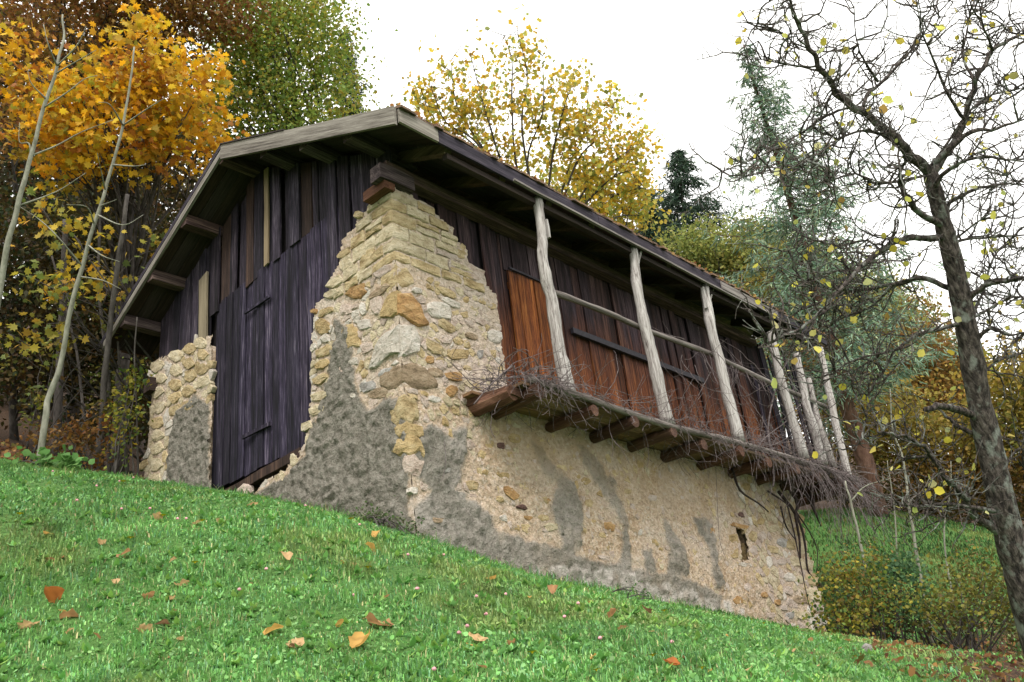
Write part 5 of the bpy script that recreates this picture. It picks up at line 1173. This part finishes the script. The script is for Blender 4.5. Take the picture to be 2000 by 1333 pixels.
def twig(mb, p, d, L, r, depth):
    d = np.array(d, float); d /= np.linalg.norm(d); pts = [np.array(p, float)]
    seg = max(3, int(L / .055)); side = RNG.normal(size=3) * .35
    for i in range(seg):
        d = d + RNG.normal(size=3) * .30 + side * .12 + np.array([0, 0, .05]); d /= np.linalg.norm(d); pts.append(pts[-1] + d * L / seg)
    mb.tube(pts, [max(.0026, r * (1 - .65 * i / seg)) for i in range(seg + 1)], 4, 0, False)
    if random.random() < .42 * (depth > 0) + .05: LV.append(pts[-1])
    if depth > 0:
        for k in range(1, seg + 1):
            if random.random() < .5:
                a = RNG.normal(size=3); a -= d * (a @ d) * .6; twig(mb, pts[k], a + d * .5, L * U(.22, .5), r * .55, depth - 1)
    return pts
for (L, r, dz) in limbs:
    stub = (r == .05); r = r * .66
    m = len(L); P = [at(x, y, TA + .1 + dz * 1.1 * (i / (m - 1))) for i, (x, y) in enumerate(L)]
    k0 = int(np.argmin([np.linalg.norm(c - P[0]) for c in tc])); 
    if np.linalg.norm(tc[k0] - P[0]) < .35: P[0] = tc[k0]
    q = catmull(P, 5); n = len(q); ph = U(0, 99)
    q = [p + .35 * r * np.array([nz(ph, i * .6, 0), nz(ph, i * .6, 3), nz(ph, i * .6, 6)]) * 2 for i, p in enumerate(q)]
    rr = [max(.004, r * (1 - .80 * (i / (n - 1)))) * (1 + .18 * nz(ph, i * .8, 9)) for i in range(n)]
    if stub: rr = [r * (1 - .35 * i / (n - 1)) for i in range(n)]
    mb = MB(); mb.tube(q, rr, 9 if r > .03 else 6, .08); mb.build("limb", M_BARKA, apple, True)
    if stub: continue
    Ltot = sum(np.linalg.norm(q[i + 1] - q[i]) for i in range(n - 1))
    for _ in range(int(Ltot * 24)):
        i = random.randint(int(n * .22), n - 1); d = RNG.normal(size=3); d = d + np.array([0, 0, .35]); twig(mbb, q[i], d, U(.12, .55), U(.0055, .0095), 1)
mbb.build("twigs", M_BARKA, apple, False, kind="stuff")
LV = np.array(LV); n = len(LV); sel = RNG.random(n) < .6; LV = LV[sel]; n = len(LV)
fr = rand_frames(n, -.1); V, F, C = scatter(LEAFR_T, LV, RNG.uniform(.042, .085, n), fr, palette(n, [(.60, .54, .12), (.55, .46, .06), (.46, .46, .14), (.40, .27, .07), (.64, .60, .28)], [3, 3, 2, 1, 1], .2))
np_mesh("leaves", V, F, M_LEAF, C, apple)
#==PART4==
# ------------------------------------------------------------------ dead vine on the balcony
vine = empty("dead_vine", (1.2, -.5, -.9), "tangled dry grey vine strewn over the balcony floor and hanging off its far end", "vine")
def strand(mb, p, d, L, r, g=.0, wild=.35, nseg=None):
    p = np.array(p, float); d = np.array(d, float); d /= np.linalg.norm(d); pts = [p]; n = nseg or max(5, int(L / .07)); curl = RNG.normal(size=3) * .22
    for i in range(n):
        d = d + RNG.normal(size=3) * wild * .45 + curl * .5 + np.array([0, 0, -g]); d /= np.linalg.norm(d); pts.append(pts[-1] + d * L / n)
    mb.tube(pts, [max(.0024, r * (1 - .65 * i / n)) for i in range(n + 1)], 4, 0, False)
    if r > .0045 and L > .3:
        for _ in range(random.randint(0, 2)):
            k = random.randint(2, n - 1); e = pts[k] - pts[k - 1]; strand(mb, pts[k], e / np.linalg.norm(e) + RNG.normal(size=3) * .5, L * U(.2, .4), r * .45, g, wild)
    return pts
mb = MB()
for _ in range(150):      # heap at the near end
    p = (1.0 + abs(RNG.normal()) * .75, U(-.78, -.1), -.88 + abs(RNG.normal()) * .09); d = RNG.normal(size=3) * (1.2, 1, .35)
    q = strand(mb, p, d, U(.25, .9), U(.003, .008), .05)
for _ in range(40):       # twigs spilling over the near edge
    p = (U(1.0, 2.1), -.74, -.86 + U(-.02, .06)); q = strand(mb, p, (U(-.6, .6), -.5, U(-.6, .3)), U(.2, .6), U(.004, .007), .16)
    for k in range(2): strand(mb, q[random.randint(2, len(q) - 1)], RNG.normal(size=3), U(.08, .2), .003, .05)
mb.build("near_tangle", M_VINE, vine, False, kind="stuff")
mb = MB()
for _ in range(330):      # along the floor, denser to the far end
    x = 2.2 + 7.6 * random.random() ** .7; p = (x, U(-.76, 0), -.88 + abs(RNG.normal()) * (.06 + .045 * max(0, x - 3)))
    strand(mb, p, RNG.normal(size=3) * (1.2, .8, .5), U(.3, 1.1), U(.003, .007), .03)
for _ in range(110):      # climbing the far posts and rail
    x = U(4.8, 9.7); p = (x, U(-.72, -.3), U(-.8, .7)); strand(mb, p, RNG.normal(size=3) * (.8, .5, 1.2), U(.4, 1.2), U(.003, .008), .02)
for _ in range(30):
    x = U(8.2, 10.2); p = (x, U(-.76, -.4), U(.6, 1.7)); strand(mb, p, RNG.normal(size=3), U(.3, .9), U(.003, .008), .05)
for _ in range(22):       # loops hanging from the rail
    x = U(5.2, 7.6); strand(mb, (x, -.62, .6), (U(-.4, .4), -.1, -1), U(.4, 1.0), .0045, .1, .25)
for _ in range(260):      # matted along the outer edge log
    x = 1.6 + 8.2 * random.random() ** .8; strand(mb, (x, U(-.80, -.66), -.86 + U(-.05, .05)), (U(-1, 1), U(-.25, .1), U(-.3, .3)), U(.2, .7), U(.003, .006), .06)
mb.build("floor_tangle", M_VINE, vine, False, kind="stuff")
mb = MB()
for _ in range(115):       # long shoots hanging from the far end
    x = 7.0 + 3.0 * random.random() ** .6; p = (x, -.76 + U(-.05, .1), -.85)
    strand(mb, p, (U(-.1, .4), U(-.35, .05), U(-.7, .1)), U(.5, 1.7), U(.004, .0075), .24, .14, 14)
for _ in range(30):
    x = U(4.0, 7.4); strand(mb, (x, -.76, -.86), (U(-.1, .3), -.3, -.4), U(.25, .6), .0035, .25, .16, 9)
mb.build("hanging_shoots", M_VINE, vine, False, kind="stuff")
# old thick roots of the vine down the far corner of the wall
for (pts, r) in (([(1540, 950), (1552, 985), (1548, 1010), (1560, 1050), (1568, 1090)], .035), ([(1580, 950), (1582, 985), (1592, 1015)], .03), ([(1400, 890), (1440, 905), (1490, 925), (1540, 950)], .03), ([(1555, 1000), (1575, 1040), (1590, 1075), (1594, 1120)], .014), ([(1520, 960), (1545, 1000), (1560, 1035), (1572, 1070), (1582, 1110), (1594, 1128)], .03), ([(1430, 915), (1440, 960), (1475, 985), (1500, 1000)], .022), ([(1575, 965), (1585, 1000), (1598, 1030)], .024), ([(1535, 975), (1545, 1040), (1555, 1090), (1572, 1150), (1590, 1200)], .014), ([(1500, 960), (1530, 985), (1552, 1010)], .02), ([(1525, 990), (1530, 1030), (1550, 1060)], .016)):
    P = [np.array([on_long(a, b, -.16)[0], -.16 - .06 * math.sin(i), on_long(a, b, -.16)[1]]) for i, (a, b) in enumerate(pts)]
    q = catmull(P, 4); mb = MB(); mb.tube(q, [r * (1 - .6 * i / (len(q) - 1)) for i in range(len(q))], 6, .15); mb.build("stem", M_ROOT, vine, True)
for (pts, r) in (([(1510, 950), (1512, 900), (1500, 840), (1515, 760), (1540, 700)], .02), ([(1468, 900), (1490, 860), (1540, 820), (1590, 770)], .014), ([(1000, 715), (960, 750), (925, 790)], .012), ([(985, 735), (1000, 712), (1030, 700), (1075, 683)], .006)):
    P = [np.array([on_long(a, b, -.5)[0], -.5, on_long(a, b, -.5)[1]]) for a, b in pts]
    q = catmull(P, 4); mb = MB(); mb.tube(q, [r * (1 - .5 * i / (len(q) - 1)) for i in range(len(q))], 6, .15); mb.build("stem", M_VINE, vine, True)
strag = MB(); q = []
for (pts) in ([(868, 862), (870, 905), (864, 940)], [(1398, 905), (1400, 960), (1405, 1050), (1415, 1085)]):
    P = [np.array([on_long(a, b, -.22)[0], -.22, on_long(a, b, -.22)[1]]) for a, b in pts]; strag.tube(catmull(P, 4), .003, 4)
strag.build("stem", M_VINE, vine)

# ------------------------------------------------------------------ grass, herbs and litter
def ground_samples(n, dens, tmax, xr, yr):
    # scatter over the meadow, thinned by how far it is from the camera
    out = []
    while sum(len(o) for o in out) < n:
        x = RNG.uniform(*xr, 60000); y = RNG.uniform(*yr, 60000)
        ins = (x > -.02 - 0 * y) & (x < 8.5) & (y > -.02) & (y < 5.8)
        z = gz(x, y); px, py, t = to_px(np.stack([x, y, z], 1))
        ok = (~ins) & (t > 2.6) & (t < tmax) & (px > -260) & (px < 2260) & (py < 1640) & (py > 850)
        ok &= RNG.random(60000) < dens(t)
        out.append(np.stack([x, y, z], 1)[ok])
    return np.concatenate(out)[:n]
def bumpz(P):
    return P[:, 2]
def blades(P, h, w, lean, cols):
    n = len(P); th = RNG.uniform(0, 2 * np.pi, n); d = np.stack([np.cos(th), np.sin(th), np.zeros(n)], 1); s = np.stack([-np.sin(th), np.cos(th), np.zeros(n)], 1)
    h = h[:, None]; w = w[:, None]; lean = lean[:, None]; up = np.array([0, 0, 1.0])
    m = P + up * h * .55 + d * lean * h * .25; t = P + up * h * (1 - .35 * lean) + d * lean * h
    V = np.stack([P - s * w - up * .02, P + s * w - up * .02, m + s * w * .8, m - s * w * .8, t], 1).reshape(-1, 3)
    k = np.arange(n)[:, None] * 5; F = np.concatenate([k + np.array([[0, 1, 2]]), k + np.array([[0, 2, 3]]), k + np.array([[3, 2, 4]])], 1).reshape(-1, 3)
    return V, F, np.repeat(cols, 5, 0)
GR = [(.145, .325, .085), (.185, .375, .115), (.105, .25, .07), (.25, .42, .155), (.17, .355, .175), (.40, .38, .19)]
def patchy(P, base):
    yel = np.clip((.8 * pnoise(P, 1.1, 44) + .4 * pnoise(P, 4.3, 12)) * 1.5 - .3, 0, .45)[:, None]
    base = base.copy(); base[:, :3] = base[:, :3] * (1 - yel) + yel * np.array([.30, .31, .10])
    k = 1 + .30 * pnoise(P, .9, 3) + .24 * pnoise(P, 3.1, 8); c = base.copy(); c[:, :3] *= k[:, None]; return c
P = ground_samples(150000, lambda t: np.clip((4.2 / t) ** 1.7, 0, 1), 15, (-8, 10), (-8.5, 8.5)); 
la = litter_amount(P[:, 0], P[:, 1]); P = P[RNG.random(len(P)) > la * .9]; n = len(P); t = to_px(P)[2]
hv = .8 * pnoise(P, 1.3, 5)
tuft = np.maximum(0, .8 * pnoise(P, 2.6, 31) - .25); h = RNG.uniform(.022, .062, n) * (1 + .6 * hv + 2.6 * tuft); V, F, C = blades(P, h, RNG.uniform(.0022, .005, n) * np.clip(t / 5, .8, 2), RNG.uniform(.3, 1.5, n), patchy(P, palette(n, GR, [3, 3, 2, 2, 2, .9], .28)))
np_mesh("grass", V, F, M_GRASS, C, label="short bright green meadow grass on the slope", cat="grass", kind="stuff")
P = ground_samples(42000, lambda t: np.clip((4.2 / t) ** 1.5, 0, 1), 14, (-8, 10), (-8.5, 8.5)); la = litter_amount(P[:, 0], P[:, 1]); P = P[RNG.random(len(P)) > la]
hv = .8 * pnoise(P, 1.1, 15) + .5 * pnoise(P, 4, 16); P = P[(hv > -.25)]; n = len(P)
P[:, 2] += RNG.uniform(.005, .035, n)
V, F, C = scatter(LEAFR_T, P, RNG.uniform(.014, .034, n), rand_frames(n, .5), patchy(P, palette(n, [(.13, .30, .08), (.17, .35, .115), (.21, .38, .15), (.09, .22, .06)], None, .22)))
np_mesh("clover", V, F, M_GRASS, C, label="low clover and broad-leaved herbs among the grass", cat="herbs", kind="stuff")
# rosettes with larger leaves
P = ground_samples(2200, lambda t: np.clip((4.2 / t) ** 1.4, 0, 1), 11, (-8, 10), (-8.5, 8.5)); V_, F_, C_, o = [], [], [], 0
for p in P:
    m = random.randint(4, 8); th = RNG.uniform(0, 6.28, m); el = RNG.uniform(.25, .9, m); a = np.stack([np.cos(th) * np.cos(el), np.sin(th) * np.cos(el), np.sin(el)], 1)
    s = np.stack([-np.sin(th), np.cos(th), 0 * th], 1); fr = np.stack([s * .55, a, np.cross(s, a)], 1)
    v, f, c = scatter(LEAFR_T, np.repeat(p[None], m, 0), RNG.uniform(.035, .09, m), fr, palette(m, [(.13, .31, .07), (.19, .38, .12), (.23, .40, .09)], None, .2)); V_.append(v); F_.append(f + o); C_.append(c); o += len(v)
np_mesh("herb_rosettes", np.concatenate(V_), np.concatenate(F_), M_GRASS, np.concatenate(C_), label="leafy plantain and dandelion rosettes scattered through the lawn", cat="herbs", kind="stuff")
# far meadow behind the barn
P = []
while len(P) < 26000:
    x = RNG.uniform(8, 24, 40000); y = RNG.uniform(-9, 7, 40000); z = gz(x, y); px, py, t = to_px(np.stack([x, y, z], 1))
    ok = (px > 1480) & (px < 2200) & (py > 980) & (py < 1300) & (t > 11) & (t < 27); P += list(np.stack([x, y, z], 1)[ok])
P = np.array(P[:26000]); la = litter_amount(P[:, 0], P[:, 1]); P = P[RNG.random(len(P)) > la * .8]; n = len(P)
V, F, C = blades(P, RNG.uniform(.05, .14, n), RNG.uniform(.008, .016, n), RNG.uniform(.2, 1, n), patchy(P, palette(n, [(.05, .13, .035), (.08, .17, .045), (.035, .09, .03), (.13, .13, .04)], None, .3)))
np_mesh("far_meadow_grass", V, F, M_GRASS, C, label="dark green grass of the far meadow below the larch", cat="grass", kind="stuff")
# leaf litter under the apple tree, on the far bank and in the wood
P = []
while len(P) < 9000:
    x = RNG.uniform(-6, 20, 40000); y = RNG.uniform(-9, 12, 40000); la = litter_amount(x, y); z = gz(x, y); px, py, t = to_px(np.stack([x, y, z], 1))
    ins = (x > -.1) & (x < 8.5) & (y > -.1) & (y < 5.9)
    ok = (RNG.random(40000) < la) & (px > -200) & (px < 2250) & (py < 1600) & (t < 26) & (~ins); P += list(np.stack([x, y, z + .015], 1)[ok])
P = np.array(P[:9000]); n = len(P)
V, F, C = scatter(LEAFR_T, P, RNG.uniform(.05, .10, n), rand_frames(n, 1.0), palette(n, [(.20, .09, .035), (.30, .15, .06), (.11, .055, .03), (.38, .22, .08), (.16, .15, .04)], None, .3))
np_mesh("leaf_litter", V, F, M_LEAF, C, label="brown fallen leaves covering the hollow and the wood floor", cat="leaf litter", kind="stuff")
# taller tufts and a small dark weed against the corner of the barn
shrub("weeds", "dark straggly weed clump against the near corner of the barn", gp(770, 1050, 8.3), [(740, 1025, 8.4, .25, .08), (785, 1045, 8.2, .2, .08), (710, 1018, 8.5, .2, .05)], 60, .035, [(.06, .11, .035), (.10, .16, .05), (.08, .07, .04)], LEAF_T, 30, "weeds", .06, 12)
shrub("weeds", "thin green weeds at the wall foot midway along the barn", gp(1230, 1172, 9.2), [(1235, 1160, 9.2, .12, .12), (1260, 1170, 9.4, .1, .08)], 16, .03, [(.08, .16, .05), (.12, .2, .06)], LEAF_T, 10, "weeds", .04, 8)

# taller uncut grass against the foot of the walls
T_ = []
for k in range(2600):
    if random.random() < .4: x, y = -abs(RNG.normal()) * .07 - .06, U(-.1, 5.9)
    else: x, y = U(-.1, 8.5), -abs(RNG.normal()) * .08 - .14
    T_.append((x, y, gz1(x, y)))
P = np.array(T_); n = len(P); V, F, C = blades(P, RNG.uniform(.05, .2, n), RNG.uniform(.003, .006, n), RNG.uniform(.2, 1.2, n), palette(n, GR + [(.10, .16, .05)], None, .3))
np_mesh('wall_foot_grass', V, F, M_GRASS, C, label='taller ragged grass along the foot of the barn walls', cat='grass', kind='stuff')
# leaves and moss caught along the roof edge
n = 900; x = RNG.uniform(-.5, LEN_X, n); y = -.80 + np.abs(RNG.normal(size=n)) * .12; P = np.stack([x, y, RIDGE_Z - SL * np.abs(y - RIDGE_Y) + .03 + RNG.uniform(0, .02, n)], 1)
V, F, C = scatter(LEAFR_T, P, RNG.uniform(.03, .07, n), rand_frames(n, .8), palette(n, [(.30, .14, .05), (.20, .09, .04), (.14, .15, .04), (.36, .22, .06)], None, .3))
np_mesh("roof_litter", V, F, M_LEAF, C, label="fallen leaves and moss caught along the barn's eave shingles", cat="leaf litter", kind="stuff")
# single fallen leaves lying on the lawn (position in the photograph, size in metres, tone)
TONES = {'r': (.40, .13, .035), 'b': (.40, .21, .10), 't': (.58, .37, .19), 'd': (.20, .11, .06), 'y': (.58, .34, .10)}
def ground_hit(px, py):
    d = ray(px, py); lo, hi = 2.5, 14.0; f = lambda t: (CAM + d * t)[2] - gz1(*(CAM + d * t)[:2]); prev = 2.5
    for t in np.arange(2.6, 14, .08):
        if f(t) < 0: return CAM + d * t
    return None
def fallen_leaf(px, py, size, tone, label, curl, group=None):
    p = ground_hit(px, py)
    if p is None: return
    # dry leaf: a jagged blade rolled and twisted about its midrib, with a thin stalk
    V = []; F = []; nu, nv = 7, 6; roll = U(.9, 2.3) * (.6 + .3 * curl); tw = U(-.9, .9); sag = U(-.5, .5)
    for j in range(nv):
        v = j / (nv - 1); wd = (.16 + .84 * math.sin(math.pi * min(1, .12 + v * .86)) ** .7) * .52
        for i in range(nu):
            u = (i / (nu - 1)) * 2 - 1; jag = 1 + (U(-.28, .22) if abs(u) > .9 else 0); th = u * roll * .5 * jag + tw * (v - .5)
            r = wd / max(.35, roll * .5); V.append((math.sin(th) * r, v - .3 + (U(-.07, .07) if j in (0, nv - 1) else 0), (1 - math.cos(th)) * r + sag * (v - .5) ** 2 + U(-.025, .025)))
    for j in range(nv - 1):
        for i in range(nu - 1):
            k = j * nu + i; F += [(k, k + 1, k + nu + 1), (k, k + nu + 1, k + nu)]
    k = len(V); V += [(-.012, -.3, .02), (.012, -.3, .02), (U(-.15, .15), -.75, U(.05, .25))]; F.append((k, k + 1, k + 2))
    V = np.array(V) * size; F = np.array(F)
    rz, rx = U(0, 6.28), U(-.9, .9); cz, sz = math.cos(rz), math.sin(rz)
    R = np.array([[cz, -sz, 0], [sz, cz, 0], [0, 0, 1]]) @ np.array([[1, 0, 0], [0, math.cos(rx), -math.sin(rx)], [0, math.sin(rx), math.cos(rx)]])
    V = V @ R.T
    c = np.array([*TONES[tone], 1]); cols = np.repeat(c[None], len(V), 0); cols[:, :3] *= RNG.uniform(.75, 1.2, (len(V), 1))
    me_V = V - np.array([0, 0, V[:, 2].min()]) + np.array([0, 0, .018])
    o = np_mesh("fallen_leaf", me_V, F, M_LEAF, cols, label=label, cat="leaf", group=group or "fallen leaves on the lawn"); o.location = tuple(p)
big = [(100, 1190, .13, 'r', "red-brown curled leaf in the lawn near the left edge"), (128, 1216, .13, 'b', "brown leaf just below the red-brown curled one at left"), (58, 1240, .12, 't', "pale tan leaf lowest at the left edge of the lawn"), (103, 1101, .14, 'b', "large crumpled brown leaf high at the left of the lawn"),
       (237, 1097, .10, 'b', "brown leaf right of the large crumpled one at left"), (352, 1152, .13, 't', "flat tan leaf left of centre on the lawn"), (332, 1181, .07, 't', "small tan leaf just under the flat tan one"), (348, 1202, .07, 't', "small tan leaf lower of the close pair left of centre"), (286, 1182, .09, 'b', "thin brown leaf left of the close tan pair"),
       (282, 1250, .11, 't', "rolled tan leaf near the bottom left"), (322, 1228, .09, 'd', "dark curled leaf above the rolled tan one"), (527, 1247, .11, 'y', "yellow-brown leaf near the bottom between left and centre"), (577, 1283, .11, 't', "upright folded tan leaf at the bottom left of centre"), (733, 1236, .15, 'b', "big upright curled brown leaf near the bottom centre"),
       (712, 1275, .15, 'y', "ochre leaf directly below the big upright curled one"), (559, 1103, .11, 't', "tan leaf in the lawn below the grey render of the pier"), (933, 1263, .10, 't', "pale tan leaf at the bottom right of the ochre one"), (958, 1137, .09, 'y', "upright yellow-brown leaf in the middle of the lawn"), (1083, 1170, .10, 'b', "thin upright brown leaf right of the lawn's middle"),
       (497, 994, .10, 't', "tan leaf at the wall foot below the door stones"), (305, 1022, .10, 't', "tan leaf with a yellow flower above it at left"), (97, 1050, .09, 'y', "ochre leaf in the upper lawn at far left"), (199, 1070, .08, 't', "pale leaf in the upper lawn left of the tan leaf"), (735, 1057, .10, 'y', "golden leaf in the lawn under the near corner weeds"), (722, 1085, .10, 'y', "golden leaf next below the one under the corner weeds"),
       (380, 1034, .08, 't', "small pale leaf below the plank door"), (1262, 1205, .08, 'd', "dark little leaf near the wall at right"), (1195, 1215, .09, 'b', "upright brown blade-like leaf at lower right"), (1310, 1310, .10, 'r', "reddish leaf at the bottom right edge"), (1215, 1240, .08, 'b', "small brown leaf lower right of the lawn's middle"), (1000, 1270, .06, 'b', "tiny brown leaf right of the pale tan one at the bottom")]
for (a, b, s, c, l) in big: fallen_leaf(a, b, s * .98, c, l, U(1.0, 2.4))
for _ in range(46):
    a = U(20, 1650); b = U(985 + max(0, a - 420) * .235 + 20, 1325); fallen_leaf(a, b, U(.03, .06), random.choice('tbydt'), "tiny dry leaf fragment lying among the grass", U(.3, 1.3), "tiny leaf fragments in the grass")
# flowers: pink clover heads and yellow hawkbits
def flower(px, py, kind, label, group):
    p = ground_hit(px, py + 6)
    if p is None: return
    h = U(.05, .08); root = empty("clover_flower" if kind == 'p' else "yellow_flower", tuple(p), label, "flower", group)
    mb = MB(); mb.tube([p, p + np.array([U(-.01, .01), U(-.01, .01), h])], .0015, 4); mb.build("stem", M_STEM, root)
    c = p + np.array([0, 0, h]); mb = MB()
    if kind == 'p': mb.tube([c + np.array([0, 0, z]) for z in (-.008, -.002, .006, .011)], [.006, .012, .011, .004], 8, .12)
    else:
        for j in range(12):
            a = j * math.pi / 6; q = c + np.array([math.cos(a) * .026, math.sin(a) * .026, .004]); mb.add([c, q + np.array([-math.sin(a) * .007, math.cos(a) * .007, 0]), q + np.array([math.sin(a) * .007, -math.cos(a) * .007, 0])], [(0, 1, 2)])
        mb.tube([c + np.array([0, 0, -.006]), c + np.array([0, 0, .003])], [.004, .008], 8)
    mb.build("flower_head", M_PINK if kind == 'p' else M_YEL, root)
pk = [(102, 925), (232, 945), (260, 938), (188, 954), (149, 986), (236, 1004), (292, 1003), (346, 1026), (363, 1026), (520, 1126), (467, 1169), (597, 995), (703, 1036), (798, 1098), (868, 1097), (898, 1252), (914, 1236), (990, 1175), (1132, 1193), (1176, 1267), (1317, 1275), (1105, 1218), (932, 1176), (817, 1165), (692, 1180), (850, 1330), (815, 1160), (951, 1212)]
ye = [(37, 1014), (420, 938), (240, 947), (317, 1019), (394, 1030), (254, 1058), (380, 1110), (686, 1025), (720, 1122), (1042, 1290), (1280, 1305), (1300, 1203), (1386, 1186), (1407, 1191), (1448, 1187), (1470, 1214), (1495, 1226), (1673, 1290), (1375, 1320), (1168, 1328), (1560, 1232), (1626, 1262)]
for q in pk: flower(*q, 'p', "pink clover head standing above the grass", "pink clover heads in the lawn")
for q in ye: flower(*q, 'y', "small yellow flower standing in the grass", "yellow flowers in the lawn")
